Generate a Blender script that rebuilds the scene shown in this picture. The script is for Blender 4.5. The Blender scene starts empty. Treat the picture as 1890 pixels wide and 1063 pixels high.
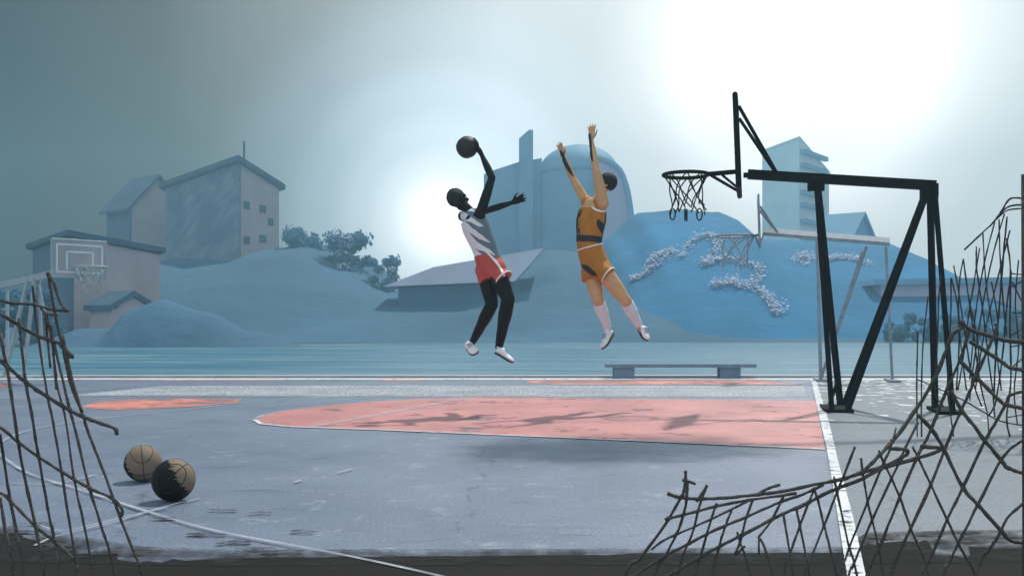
import bpy, bmesh, math, random
from mathutils import Vector, Matrix, noise
V = Vector
rnd = random.Random(7)
scene = bpy.context.scene
COL = scene.collection
F_PX, CX, HZ, CAM_H = 1890.0, 945.0, 600.0, 1.05

def P(px, py, Y):
    """point of the place seen at a photo pixel, at distance Y"""
    return V(((px - CX) * Y / F_PX, Y, CAM_H + (HZ - py) * Y / F_PX))

def G(px, py, z=0.0):
    Y = F_PX * (CAM_H - z) / (py - HZ)
    return V(((px - CX) * Y / F_PX, Y, z))

# ------------------------------------------------------------------ materials
def new_mat(name):
    m = bpy.data.materials.new(name); m.use_nodes = True
    nt = m.node_tree
    return m, nt, nt.nodes['Principled BSDF'], nt.nodes['Material Output']

def nd(nt, typ, **kw):
    n = nt.nodes.new(typ)
    for k, v in kw.items():
        if k in n.inputs: n.inputs[k].default_value = v
        else: setattr(n, k, v)
    return n

def ramp(nt, fac, stops, interp='LINEAR'):
    r = nt.nodes.new('ShaderNodeValToRGB'); r.color_ramp.interpolation = interp
    e = r.color_ramp.elements
    while len(e) < len(stops): e.new(0.5)
    for i, (p, c) in enumerate(stops):
        e[i].position = p
        e[i].color = (c, c, c, 1) if isinstance(c, (int, float)) else (*c, 1)
    if fac is not None: nt.links.new(fac, r.inputs['Fac'])
    return r

def simple(name, col, rough=0.6, var=0.25, scale=8.0, bump=0.0, metal=0.0, spec=0.5, detail=5):
    m, nt, b, out = new_mat(name)
    tc = nd(nt, 'ShaderNodeTexCoord')
    nz = nd(nt, 'ShaderNodeTexNoise', Scale=scale, Detail=detail)
    nt.links.new(tc.outputs['Object'], nz.inputs['Vector'])
    lo = tuple(c * (1 - var) for c in col); hi = tuple(min(1, c * (1 + var)) for c in col)
    r = ramp(nt, nz.outputs['Fac'], [(0.3, lo), (0.7, hi)])
    nt.links.new(r.outputs['Color'], b.inputs['Base Color'])
    b.inputs['Roughness'].default_value = rough
    b.inputs['Metallic'].default_value = metal
    b.inputs['Specular IOR Level'].default_value = spec
    if bump:
        bp = nd(nt, 'ShaderNodeBump', Strength=bump, Distance=0.02)
        nt.links.new(nz.outputs['Fac'], bp.inputs['Height']); nt.links.new(bp.outputs['Normal'], b.inputs['Normal'])
    return m

# ------------------------------------------------------------------ mesh builder
class MB:
    def __init__(s): s.v = []; s.f = []
    def add(s, vs, fs):
        b = len(s.v); s.v += [V(p) for p in vs]; s.f += [tuple(i + b for i in f) for f in fs]; return s
    def box(s, c, ax, ay, az):
        c = V(c); ax, ay, az = V(ax), V(ay), V(az); vs = []
        for i in (-1, 1):
            for j in (-1, 1):
                for k in (-1, 1): vs.append(c + ax * i + ay * j + az * k)
        return s.add(vs, [(0,1,3,2),(4,6,7,5),(0,4,5,1),(2,3,7,6),(0,2,6,4),(1,5,7,3)])
    def bar(s, a, b, w, h, side=V((0,0,1))):
        a, b = V(a), V(b); t = (b - a).normalized()
        u = t.cross(side); u = u if u.length > 1e-4 else t.cross(V((1,0,0))); u.normalize(); n = u.cross(t)
        return s.box((a + b) / 2, t * (b - a).length / 2, u * w / 2, n * h / 2)
    def tube(s, pts, rad, n=6, close=False):
        pts = [V(p) for p in pts]; m = len(pts)
        if not isinstance(rad, (list, tuple)): rad = [rad] * m
        b = len(s.v); prev = None
        for i, p in enumerate(pts):
            if close: t = pts[(i + 1) % m] - pts[i - 1]
            else: t = pts[min(i + 1, m - 1)] - pts[max(i - 1, 0)]
            t = t.normalized() if t.length > 1e-9 else V((0,0,1))
            if prev is None:
                u = t.cross(V((0.13, 0.21, 1))); u = u if u.length > 1e-3 else t.cross(V((1,0,0)))
            else: u = prev - t * prev.dot(t)
            u.normalize(); prev = u; w = t.cross(u)
            for k in range(n):
                a = 2 * math.pi * k / n
                s.v.append(p + (u * math.cos(a) + w * math.sin(a)) * rad[i])
        for i in range(m if close else m - 1):
            for k in range(n):
                j = (i + 1) % m; k2 = (k + 1) % n
                s.f.append((b + i*n + k, b + i*n + k2, b + j*n + k2, b + j*n + k))
        if not close:
            s.f.append(tuple(b + k for k in range(n))[::-1]); s.f.append(tuple(b + (m-1)*n + k for k in range(n)))
        return s
    def rings(s, st, n=20, cap=True):
        """loft of ellipses: (centre, axis a, axis b)"""
        b = len(s.v)
        for c, a_, b_ in st:
            for k in range(n):
                t = 2 * math.pi * k / n
                s.v.append(V(c) + V(a_) * math.cos(t) + V(b_) * math.sin(t))
        for i in range(len(st) - 1):
            for k in range(n):
                k2 = (k + 1) % n
                s.f.append((b + i*n + k, b + i*n + k2, b + (i+1)*n + k2, b + (i+1)*n + k))
        if cap:
            s.f.append(tuple(b + k for k in range(n))[::-1]); s.f.append(tuple(b + (len(st)-1)*n + k for k in range(n)))
        return s
    def ball(s, c, ax, ay=None, az=None, nu=16, nv=10):
        if not isinstance(ax, Vector):
            r = ax; ax, ay, az = V((r,0,0)), V((0,r,0)), V((0,0,r))
        c = V(c); b = len(s.v); s.v.append(c + az)
        for i in range(1, nv):
            th = math.pi * i / nv
            for k in range(nu):
                ph = 2 * math.pi * k / nu
                s.v.append(c + ax * math.sin(th) * math.cos(ph) + ay * math.sin(th) * math.sin(ph) + az * math.cos(th))
        s.v.append(c - az); e = len(s.v) - 1
        for k in range(nu): s.f.append((b, b + 1 + k, b + 1 + (k + 1) % nu))
        for i in range(nv - 2):
            for k in range(nu):
                k2 = (k + 1) % nu; q = b + 1 + i * nu
                s.f.append((q + k, q + nu + k, q + nu + k2, q + k2))
        q = b + 1 + (nv - 2) * nu
        for k in range(nu): s.f.append((e, q + (k + 1) % nu, q + k))
        return s
    def limb(s, pts, rad, n=14, sub=5):
        """tapered tube with round joints through the joints given"""
        P_, R_ = spline(pts, rad, sub)
        s.tube(P_, R_, n); s.ball(P_[0], R_[0]); s.ball(P_[-1], R_[-1]); return s
    def prism(s, poly, d):
        n = len(poly); d = V(d)
        return s.add([V(p) for p in poly] + [V(p) + d for p in poly],
                     [tuple(range(n))[::-1], tuple(range(n, 2*n))] + [(i, (i+1) % n, (i+1) % n + n, i + n) for i in range(n)])
    def build(s, name, mat, parent=None, smooth=False, remesh=None, sm_iter=4):
        me = bpy.data.meshes.new(name)
        off = parent_loc(parent)
        me.from_pydata([tuple(p - off) for p in s.v], [], s.f); me.update()
        bm = bmesh.new(); bm.from_mesh(me); bmesh.ops.recalc_face_normals(bm, faces=bm.faces); bm.to_mesh(me); bm.free()
        o = bpy.data.objects.new(name, me); COL.objects.link(o)
        if remesh:
            md = o.modifiers.new('r', 'REMESH'); md.mode = 'VOXEL'; md.voxel_size = remesh
            ms = o.modifiers.new('s', 'SMOOTH'); ms.factor = 0.5; ms.iterations = sm_iter
            dg = bpy.context.evaluated_depsgraph_get()
            me2 = bpy.data.meshes.new_from_object(o.evaluated_get(dg)); me2.name = name
            o.modifiers.clear(); o.data = me2; bpy.data.meshes.remove(me); me = me2; smooth = True
        if smooth: me.polygons.foreach_set('use_smooth', [True] * len(me.polygons))
        me.materials.clear(); me.materials.append(mat)
        if parent: o.parent = parent
        return o

def parent_loc(o):
    L = V((0, 0, 0))
    while o is not None: L = L + o.location; o = o.parent
    return L

def spline(pts, rad, sub):
    pts = [V(p) for p in pts]; n = len(pts); out = []; ro = []
    if not isinstance(rad, (list, tuple)): rad = [rad] * n
    for i in range(n - 1):
        p0 = pts[max(i-1, 0)]; p1 = pts[i]; p2 = pts[i+1]; p3 = pts[min(i+2, n-1)]
        for k in range(sub):
            t = k / sub
            out.append(0.5 * ((2*p1) + (p2-p0)*t + (2*p0-5*p1+4*p2-p3)*t*t + (3*p1-p0-3*p2+p3)*t**3))
            e = t*t*(3-2*t); ro.append(rad[i]*(1-e) + rad[i+1]*e)
    out.append(pts[-1]); ro.append(rad[-1]); return out, ro

def orth(t, a):
    a = a - t * a.dot(t); return a.normalized()

def thing(name, label, cat, loc, group=None):
    o = bpy.data.objects.new(name, None); COL.objects.link(o); o.location = loc; o.empty_display_size = 0.2
    o['label'] = label; o['category'] = cat
    if group: o['group'] = group
    return o
def tag(o, label, cat, group=None):
    o['label'] = label; o['category'] = cat
    if group: o['group'] = group
    return o
def struct(o): o['kind'] = 'structure'; return o

# ------------------------------------------------------------------ camera
cam = bpy.data.cameras.new('camera'); camo = bpy.data.objects.new('camera', cam); COL.objects.link(camo)
camo.location = (0, 0, CAM_H); camo.rotation_euler = (math.radians(90), 0, 0)
cam.sensor_width = 36; cam.lens = 36; cam.shift_y = (HZ - 531.5) / 1890; cam.clip_end = 2000; cam.clip_start = 0.05
scene.camera = camo

# ------------------------------------------------------------------ light and sky
SUN = V((0.30, 0.54, 1.0)).normalized()
SUN_EL = math.asin(SUN.z); SUN_AZ = math.atan2(SUN.x, SUN.y)
sl = bpy.data.lights.new('sun', 'SUN'); sl.energy = 4.0; sl.angle = math.radians(1.8); sl.color = (1, 0.95, 0.87)
so = bpy.data.objects.new('sun', sl); COL.objects.link(so)
so.rotation_euler = (-SUN).to_track_quat('-Z', 'Y').to_euler(); so.location = (20, 40, 35)

w = bpy.data.worlds.new('World'); scene.world = w; w.use_nodes = True; nt = w.node_tree; L = nt.links
bg = nt.nodes['Background']; wo = nt.nodes['World Output']
sky = nd(nt, 'ShaderNodeTexSky'); sky.sky_type = 'NISHITA'; sky.sun_disc = False
sky.sun_elevation = SUN_EL; sky.sun_rotation = SUN_AZ; sky.dust_density = 4.0; sky.air_density = 1.5
L.new(sky.outputs[0], bg.inputs['Color']); bg.inputs['Strength'].default_value = 0.006
tcw = nd(nt, 'ShaderNodeTexCoord')
def angle_from(dirv):
    d = nd(nt, 'ShaderNodeVectorMath', operation='DOT_PRODUCT'); L.new(tcw.outputs['Generated'], d.inputs[0])
    d.inputs[1].default_value = dirv.normalized()
    a = nd(nt, 'ShaderNodeMath', operation='ARCCOSINE'); L.new(d.outputs['Value'], a.inputs[0])
    r = nd(nt, 'ShaderNodeMath', operation='DIVIDE'); L.new(a.outputs[0], r.inputs[0]); r.inputs[1].default_value = math.pi
    return r.outputs[0]
def deg(x): return x / 180.0
# thin overcast: white veil round the sun, dull teal away from it, brighter again behind the viewer
g1 = angle_from(V(((1480 - CX) / F_PX, 1, (HZ - 130) / F_PX)))
veil = ramp(nt, g1, [(0.0, (14, 14, 14)), (deg(1.6), (10, 10, 10)), (deg(2.6), (1.8, 1.8, 1.8)), (deg(6.0), (1.8, 1.82, 1.82)), (deg(8.2), (1.3, 1.34, 1.33)), (deg(11), (.98, 1.04, 1.03)),
    (deg(16), (.92, .98, .98)), (deg(20.5), (.64, .70, .69)), (deg(26), (.34, .36, .34)), (deg(34), (.09, .09, .07)), (deg(41), (.015, .015, .01)),
    (deg(52), (.01, .015, .015)), (deg(72), (.46, .54, .60)), (1.0, (.95, 1.02, 1.08))], 'LINEAR')
g2 = angle_from(V(((815 - CX) / F_PX, 1, (HZ - 405) / F_PX)))
glow = ramp(nt, g2, [(0.0, (3, 3, 3)), (deg(.8), (2, 2, 2)), (deg(1.5), (1.6, 1.65, 1.7)), (deg(2.8), (.95, 1.06, 1.14)), (deg(4.4), (.56, .70, .82)), (deg(6.6), (.30, .41, .51)), (deg(9.5), (.09, .14, .20)), (deg(13), (0, 0, 0))], 'EASE')
addc = nd(nt, 'ShaderNodeMixRGB', blend_type='ADD'); addc.inputs['Fac'].default_value = 1
L.new(veil.outputs[0], addc.inputs[1]); L.new(glow.outputs[0], addc.inputs[2])
nzw = nd(nt, 'ShaderNodeTexNoise', Scale=2.2, Detail=6, Roughness=0.55); L.new(tcw.outputs['Generated'], nzw.inputs['Vector'])
nr = ramp(nt, nzw.outputs['Fac'], [(0.25, 0.93), (0.75, 1.06)])
mulc = nd(nt, 'ShaderNodeMixRGB', blend_type='MULTIPLY'); mulc.inputs['Fac'].default_value = 1
L.new(addc.outputs[0], mulc.inputs[1]); L.new(nr.outputs[0], mulc.inputs[2])
bg2 = nd(nt, 'ShaderNodeBackground', Strength=1.0); L.new(mulc.outputs[0], bg2.inputs['Color'])
ads = nd(nt, 'ShaderNodeAddShader'); L.new(bg.outputs[0], ads.inputs[0]); L.new(bg2.outputs[0], ads.inputs[1])
L.new(ads.outputs[0], wo.inputs['Surface'])

vs = scene.view_settings; vs.view_transform = 'Standard'; vs.look = 'None'; vs.exposure = 0; vs.gamma = 1; vs.use_curve_mapping = False
scene.cycles.max_bounces = 6; scene.cycles.volume_bounces = 1; scene.cycles.transparent_max_bounces = 16

# ------------------------------------------------------------------ ground materials
def court_material(name, c_lo, c_hi, rough=0.5, glints=None, grain=1.0, speck=None):
    m, nt, b, out = new_mat(name); L = nt.links
    tc = nd(nt, 'ShaderNodeTexCoord')
    n1 = nd(nt, 'ShaderNodeTexNoise', Scale=0.55, Detail=7, Roughness=0.62); L.new(tc.outputs['Object'], n1.inputs['Vector'])
    n2 = nd(nt, 'ShaderNodeTexNoise', Scale=55.0, Detail=3); L.new(tc.outputs['Object'], n2.inputs['Vector'])
    r1 = ramp(nt, n1.outputs['Fac'], [(0.32, c_lo), (0.68, c_hi)])
    r2 = ramp(nt, n2.outputs['Fac'], [(0.3, 1 - 0.3 * grain), (0.7, 1 + 0.25 * grain)])
    mx = nd(nt, 'ShaderNodeMixRGB', blend_type='MULTIPLY'); mx.inputs[0].default_value = 1
    L.new(r1.outputs[0], mx.inputs[1]); L.new(r2.outputs[0], mx.inputs[2]); last = mx.outputs[0]
    # scuffs: dark strokes worn along one direction
    mp = nd(nt, 'ShaderNodeMapping'); mp.inputs['Scale'].default_value = (1.6, 5.0, 1); mp.inputs['Rotation'].default_value = (0, 0, 0.12)
    L.new(tc.outputs['Object'], mp.inputs['Vector'])
    n3 = nd(nt, 'ShaderNodeTexNoise', Scale=1.3, Detail=5, Roughness=0.6); L.new(mp.outputs[0], n3.inputs['Vector'])
    r3 = ramp(nt, n3.outputs['Fac'], [(0.60, 0.0), (0.70, 0.5)])
    mx2 = nd(nt, 'ShaderNodeMixRGB'); L.new(r3.outputs[0], mx2.inputs[0]); L.new(last, mx2.inputs[1])
    mx2.inputs[2].default_value = (*[c * 0.55 for c in c_lo], 1); last = mx2.outputs[0]
    vo = nd(nt, 'ShaderNodeTexVoronoi', Scale=.33); vo.feature = 'DISTANCE_TO_EDGE'
    wn = nd(nt, 'ShaderNodeTexNoise', Scale=2.5, Detail=5); L.new(tc.outputs['Object'], wn.inputs['Vector'])
    wa = nd(nt, 'ShaderNodeMixRGB', blend_type='ADD'); wa.inputs[0].default_value = .35; L.new(tc.outputs['Object'], wa.inputs[1]); L.new(wn.outputs['Color'], wa.inputs[2]); L.new(wa.outputs[0], vo.inputs['Vector'])
    cr_ = ramp(nt, vo.outputs['Distance'], [(0.0, .55), (.006, 0.0)])
    cm = nd(nt, 'ShaderNodeMath', operation='MULTIPLY'); L.new(cr_.outputs[0], cm.inputs[0]); L.new(r1.outputs[0], cm.inputs[1]) if False else None
    rc_ = ramp(nt, n3.outputs['Fac'], [(.42, 0.0), (.55, 1.0)]); L.new(rc_.outputs[0], cm.inputs[1])
    mx6 = nd(nt, 'ShaderNodeMixRGB'); L.new(cm.outputs[0], mx6.inputs[0]); L.new(last, mx6.inputs[1]); mx6.inputs[2].default_value = (.03, .035, .045, 1); last = mx6.outputs[0]
    if speck:
        n5 = nd(nt, 'ShaderNodeTexNoise', Scale=3.2, Detail=8, Roughness=.8); L.new(tc.outputs['Object'], n5.inputs['Vector'])
        r5 = ramp(nt, n5.outputs['Fac'], [(0.56, 0.0), (0.66, 0.8)])
        mx5 = nd(nt, 'ShaderNodeMixRGB'); L.new(r5.outputs[0], mx5.inputs[0]); L.new(last, mx5.inputs[1]); mx5.inputs[2].default_value = (*speck, 1); last = mx5.outputs[0]
    if glints:  # pale spots painted in for glints of light, denser far off
        mp4 = nd(nt, 'ShaderNodeMapping'); mp4.inputs['Scale'].default_value = (2.8, 1.9, 1); L.new(tc.outputs['Object'], mp4.inputs['Vector'])
        n4 = nd(nt, 'ShaderNodeTexNoise', Scale=1.7, Detail=1.0); L.new(mp4.outputs[0], n4.inputs['Vector'])
        r4 = ramp(nt, n4.outputs['Fac'], [(0.60, 0.0), (0.635, 1.0)])
        sy = nd(nt, 'ShaderNodeSeparateXYZ'); L.new(tc.outputs['Object'], sy.inputs[0])
        mr = nd(nt, 'ShaderNodeMapRange'); L.new(sy.outputs['Y'], mr.inputs['Value']); mr.inputs['From Min'].default_value = 7; mr.inputs['From Max'].default_value = 17
        mr.inputs['To Min'].default_value = -.17; mr.inputs['To Max'].default_value = .03
        ad = nd(nt, 'ShaderNodeMath', operation='ADD'); L.new(n4.outputs['Fac'], ad.inputs[0]); L.new(mr.outputs[0], ad.inputs[1]); L.new(ad.outputs[0], r4.inputs['Fac'])
        mx3 = nd(nt, 'ShaderNodeMixRGB'); L.new(r4.outputs[0], mx3.inputs[0]); L.new(last, mx3.inputs[1]); mx3.inputs[2].default_value = (*glints, 1)
        last = mx3.outputs[0]
    L.new(last, b.inputs['Base Color']); b.inputs['Roughness'].default_value = rough
    bp = nd(nt, 'ShaderNodeBump', Strength=0.25, Distance=0.01); L.new(n2.outputs['Fac'], bp.inputs['Height']); L.new(bp.outputs[0], b.inputs['Normal'])
    return m

def paint(name, col, wear=0.45, wscale=2.2, rough=0.55, soft=0.08, var=0.2, spec=0.5):
    """worn ground paint: see-through where it has rubbed off"""
    m, nt, b, out = new_mat(name); L = nt.links
    tc = nd(nt, 'ShaderNodeTexCoord')
    n1 = nd(nt, 'ShaderNodeTexNoise', Scale=wscale, Detail=8, Roughness=0.68); L.new(tc.outputs['Object'], n1.inputs['Vector'])
    r1 = ramp(nt, n1.outputs['Fac'], [(wear - soft, 0.0), (wear + soft, 1.0)])
    n2 = nd(nt, 'ShaderNodeTexNoise', Scale=1.1, Detail=5); L.new(tc.outputs['Object'], n2.inputs['Vector'])
    c = ramp(nt, n2.outputs['Fac'], [(0.3, tuple(x * (1 - var) for x in col)), (0.7, tuple(min(1, x * (1 + var)) for x in col))])
    L.new(c.outputs[0], b.inputs['Base Color']); b.inputs['Roughness'].default_value = rough
    b.inputs['Specular IOR Level'].default_value = spec
    L.new(r1.outputs[0], b.inputs['Alpha'])
    return m

M_court = court_material('court_surface', (.115, .150, .222), (.182, .222, .310), 0.45, speck=(.30, .34, .40))
M_apron = court_material('apron_surface', (.115, .145, .185), (.155, .19, .235), 0.55, glints=(.60, .64, .68))
M_red = paint('red_court_paint', (.50, .195, .19), 0.38, 1.7, 0.5, soft=0.05)
M_red2 = paint('faded_red_paint', (.60, .22, .18), 0.44, 1.3, 0.5)
M_white = paint('white_line_paint', (.64, .67, .71), 0.41, 9.0, 0.6, soft=.06)
M_thin = paint('thin_line_paint', (.42, .46, .51), 0.46, 3.0, 0.5, soft=0.2)
M_stroke = paint('dark_stroke_tone', (.055, .055, .060), 0.46, 9.0, 0.85, spec=.2, soft=.12)
M_vignette = paint('vignette_dark', (.020, .0185, .018), 0.0, 2.0, 0.9, spec=.08)  # vignette darkness as a ground colour

def sheet(name, poly, z, mat):
    me = bpy.data.meshes.new(name); bm = bmesh.new()
    vs = [bm.verts.new((p[0], p[1], z)) for p in poly]; f = bm.faces.new(vs)
    if f.normal.z < 0: f.normal_flip()
    bmesh.ops.triangulate(bm, faces=[f])
    bmesh.ops.recalc_face_normals(bm, faces=bm.faces)
    for q in bm.faces:
        if q.normal.z < 0: q.normal_flip()
    bm.to_mesh(me); bm.free()
    o = bpy.data.objects.new(name, me); COL.objects.link(o); me.materials.append(mat); return struct(o)

def ribbon(name, pts, wid, z, mat):
    """a painted line of given width along ground points"""
    pts = [V((p[0], p[1], 0)) for p in pts]; l = []; r = []
    for i, p in enumerate(pts):
        t = (pts[min(i+1, len(pts)-1)] - pts[max(i-1, 0)]).normalized(); n = V((-t.y, t.x, 0))
        ww = wid[i] if isinstance(wid, list) else wid
        l.append(p + n * ww / 2); r.append(p - n * ww / 2)
    m = MB(); n = len(pts)
    m.add([V((p.x, p.y, z)) for p in l] + [V((p.x, p.y, z)) for p in r], [(i, i + n, i + n + 1, i + 1) for i in range(n - 1)])
    return struct(m.build(name, mat))
def gpts(lst): return [G(*p) for p in lst]

# ------------------------------------------------------------------ setting: ground, water, court
M_ground = simple('far_ground_soil', (.035, .075, .095), 0.9, 0.4, 0.06)
struct(MB().add([(-185, -14, -.25), (185, -14, -.25), (185, 206, -.25), (-185, 206, -.25)], [(0, 1, 2, 3)]).build('ground', M_ground))

mw, nt, b, out = new_mat('water_surface'); L = nt.links
tc = nd(nt, 'ShaderNodeTexCoord'); mp = nd(nt, 'ShaderNodeMapping'); mp.inputs['Scale'].default_value = (0.05, 0.22, 1); L.new(tc.outputs['Object'], mp.inputs[0])
n1 = nd(nt, 'ShaderNodeTexNoise', Scale=3.0, Detail=6); L.new(mp.outputs[0], n1.inputs['Vector'])
r1 = ramp(nt, n1.outputs['Fac'], [(0.42, (.03, .14, .23)), (0.66, (.13, .24, .30))]); L.new(r1.outputs[0], b.inputs['Base Color'])
rr = ramp(nt, n1.outputs['Fac'], [(0.40, 0.35), (0.62, 0.6)]); L.new(rr.outputs[0], b.inputs['Roughness']); b.inputs['Specular IOR Level'].default_value = .22
bp = nd(nt, 'ShaderNodeBump', Strength=0.35, Distance=0.15); L.new(n1.outputs['Fac'], bp.inputs['Height']); L.new(bp.outputs[0], b.inputs['Normal'])
struct(MB().add([(-90, 20.9, -.246), (90, 20.9, -.246)] + [(90 - 180 * k / 90, 59 + 17 * min(1, max(0, (30 + 90 - 180 * k / 90) / 25)) + 3.5 * noise.noise(V((k * .21, 0, 2))), -.246) for k in range(91)], [tuple(range(93))]).build('water', mw))

YE = 20.45
struct(MB().box((0, (YE - 8) / 2, -.12), (34, 0, 0), (0, (YE + 8) / 2, 0), (0, 0, .12)).build('court', M_court))
M_kerb = simple('kerb_concrete', (.42, .42, .43), 0.7, 0.15, 3)
struct(MB().box((0, YE + .2, -.065), (34, 0, 0), (0, .197, 0), (0, 0, .105)).build('kerb', M_kerb))

# apron right of the baseline, vignette darkness painted on the ground nearest the viewer
base_l = [(1497, 702.5), (1514, 780), (1526, 830), (1545, 950), (1563, 1063), (1600, 1400)]
base_r = [(1506, 702.5), (1530, 780), (1546, 850), (1575, 960), (1597, 1063), (1680, 1400)]
z = .004
sheet('apron', [G(1500, 698.5), *[G(a, c) for a, c in base_l], V((9, 2.0, 0)), V((33, 2.0, 0)), V((33, YE - .1, 0))], z, M_apron)
z = .008
def ragged(a, b_, n, amp, seed):
    r_ = random.Random(seed); return [V(a).lerp(V(b_), i / n) + V((r_.uniform(-amp, amp) * .6, r_.uniform(-amp, amp), 0)) for i in range(n + 1)]
sheet('vignette_strip', [G(-120, 1000), *ragged(G(-60, 985), G(60, 990), 4, .05, 1), *ragged(G(70, 1012), G(240, 1030), 10, .06, 2), *ragged(G(250, 1040), G(400, 1033), 6, .04, 3),
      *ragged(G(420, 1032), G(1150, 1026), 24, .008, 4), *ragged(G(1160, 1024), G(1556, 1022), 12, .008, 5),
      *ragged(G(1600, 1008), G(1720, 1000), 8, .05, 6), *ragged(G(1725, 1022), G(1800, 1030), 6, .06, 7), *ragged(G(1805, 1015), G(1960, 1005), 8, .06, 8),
      V((4, -5, 0)), V((-4, -5, 0))], z, M_vignette)
M_fringe = paint('vignette_fade', (.035, .034, .035), 0.53, 6.0, 0.9, spec=.08, soft=.16)  # vignette fading out, painted as a ragged sheet
sheet('vignette_edge', [G(-60, 965), G(100, 985), G(260, 1012), G(420, 1018), G(1150, 1016), G(1556, 1012), G(1600, 985), G(1900, 980), G(1960, 1040), G(1556, 1045), G(400, 1048), G(-60, 1040)], .0105, M_fringe)
# dark ragged strokes along its edge
rs = random.Random(3)
z = .0115
strokes = [(1700, 990, 55), (1760, 985, 70), (1790, 1003, 90), (1860, 994, 50), (1640, 996, 45), (1850, 1012, 60), (430, 1005, 40), (380, 990, 45), (470, 1016, 45), (520, 1022, 50),
           (30, 985, 45), (120, 1010, 60), (180, 1026, 60), (230, 1024, 45), (90, 1000, 40), (60, 970, 50), (410, 945, 35), (480, 950, 25), (300, 960, 30), (560, 985, 30)]
for i, (sx, sy, ln) in enumerate(strokes):
    g = G(sx, sy); half = ln * g.y / F_PX * .85; hw = rs.uniform(.03, .055); pts = []
    n = 22; ph = rs.uniform(0, 9)
    def env(k, o): return hw * math.sin(math.pi * k / n) ** .5 * (.25 + 1.1 * abs(noise.noise(V((k * .37 + ph, o, i)))) + .25 * rs.random())
    tilt = rs.uniform(-.12, .12)
    for k in range(n + 1): pts.append(V((g.x - half + 2 * half * k / n, g.y + tilt * half * (2 * k / n - 1) - env(k, 0), 0)))
    for k in range(n, -1, -1): pts.append(V((g.x - half + 2 * half * k / n, g.y + .008 + tilt * half * (2 * k / n - 1) + env(k, 7), 0)))
    sheet('dark_stroke', pts, z + 0.00012 * i, M_stroke)
z = .004
# painted key with its white border
key = [(1505, 740), (1400, 738.5), (1200, 736.5), (1000, 734), (880, 733.5), (780, 736), (680, 742), (590, 750), (520, 759), (482, 768), (470, 775.5), (482, 783), (540, 788.5), (700, 794), (900, 802.5), (1100, 811), (1300, 820), (1523, 830)]
sheet('key_area', gpts(key), z, M_red)
z = .008
ribbon('key_border', gpts(key[10:]), .055, z, M_white); 
ribbon('key_border', gpts(key[:11]), .05, z, M_thin)
ribbon('free_throw_line', gpts([(575, 789), (640, 777), (720, 762), (800, 747), (862, 735.5)]), .10, z, M_thin)
lft = [G(*p) for p in base_l]; rgt = [G(*p) for p in base_r]
z = .0145
m = MB(); n = len(lft)
m.add([V((p.x, p.y, z)) for p in lft] + [V((p.x, p.y, z)) for p in rgt], [(i, i + n, i + n + 1, i + 1) for i in range(n - 1)])
struct(m.build('baseline', M_white))
# far strips, side key
z = .004
for q in ([(215, 702.5), (530, 702.5), (500, 699.3), (240, 699.3)], [(698, 703.5), (785, 703.2), (770, 699.6), (712, 699.6)], [(972, 706.5), (1040, 710), (1480, 710), (1440, 704), (1380, 702), (975, 702.3)],
          [(150, 752), (175, 742), (230, 738), (300, 735.5), (445, 736.5), (440, 743), (350, 751), (210, 757)], [(-40, 716), (10, 714), (24, 708), (-40, 705)]):
    sheet('red_strip', gpts(q), z, M_red2)
M_edge_glow = paint('pale_edge_glow', (.55, .58, .63), 0.50, 26.0, 0.6, soft=.05)  # pale grain painted in for the glow along the far edge
sheet('edge_glow_strip', gpts([(120, 731), (1488, 733), (1484, 713), (900, 712), (300, 713)]), .006, M_edge_glow)
sheet('sideline', gpts([(-900, 701.5), (2300, 701.5), (2300, 698.6), (-900, 698.6)]), z + .004, M_white)
z = .0145
arc = [(800, 727), (640, 732), (560, 737), (440, 746), (300, 762), (200, 772), (100, 786), (38, 801), (5, 817), (-6, 832), (11, 850), (57, 878), (152, 908), (280, 950), (400, 984), (600, 1022), (790, 1063), (1100, 1140)]
ribbon('three_point_line', spline([G(*p) for p in arc], 1, 4)[0], .026, z, M_thin)
ribbon('chalk_line', spline(gpts([(64, 1012), (100, 995), (152, 982), (227, 963), (303, 939), (370, 923)]), 1, 3)[0], .018, z + .001, M_thin)
ribbon('chalk_line', spline(gpts([(75, 974), (110, 984), (160, 976), (230, 958), (310, 941)]), 1, 3)[0], .016, z + .002, M_thin)
ribbon('chalk_line', spline(gpts([(20, 894), (100, 896), (180, 878)]), 1, 3)[0], .014, z + .001, M_thin)
ribbon('chalk_line', gpts([(617, 877), (650, 868)]), .025, z, M_thin)
ribbon('chalk_line', gpts([(543, 893), (556, 889)]), .03, z, M_thin)
ribbon('chalk_line', gpts([(-60, 738), (200, 731), (420, 728)]), .05, z, M_thin)

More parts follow.
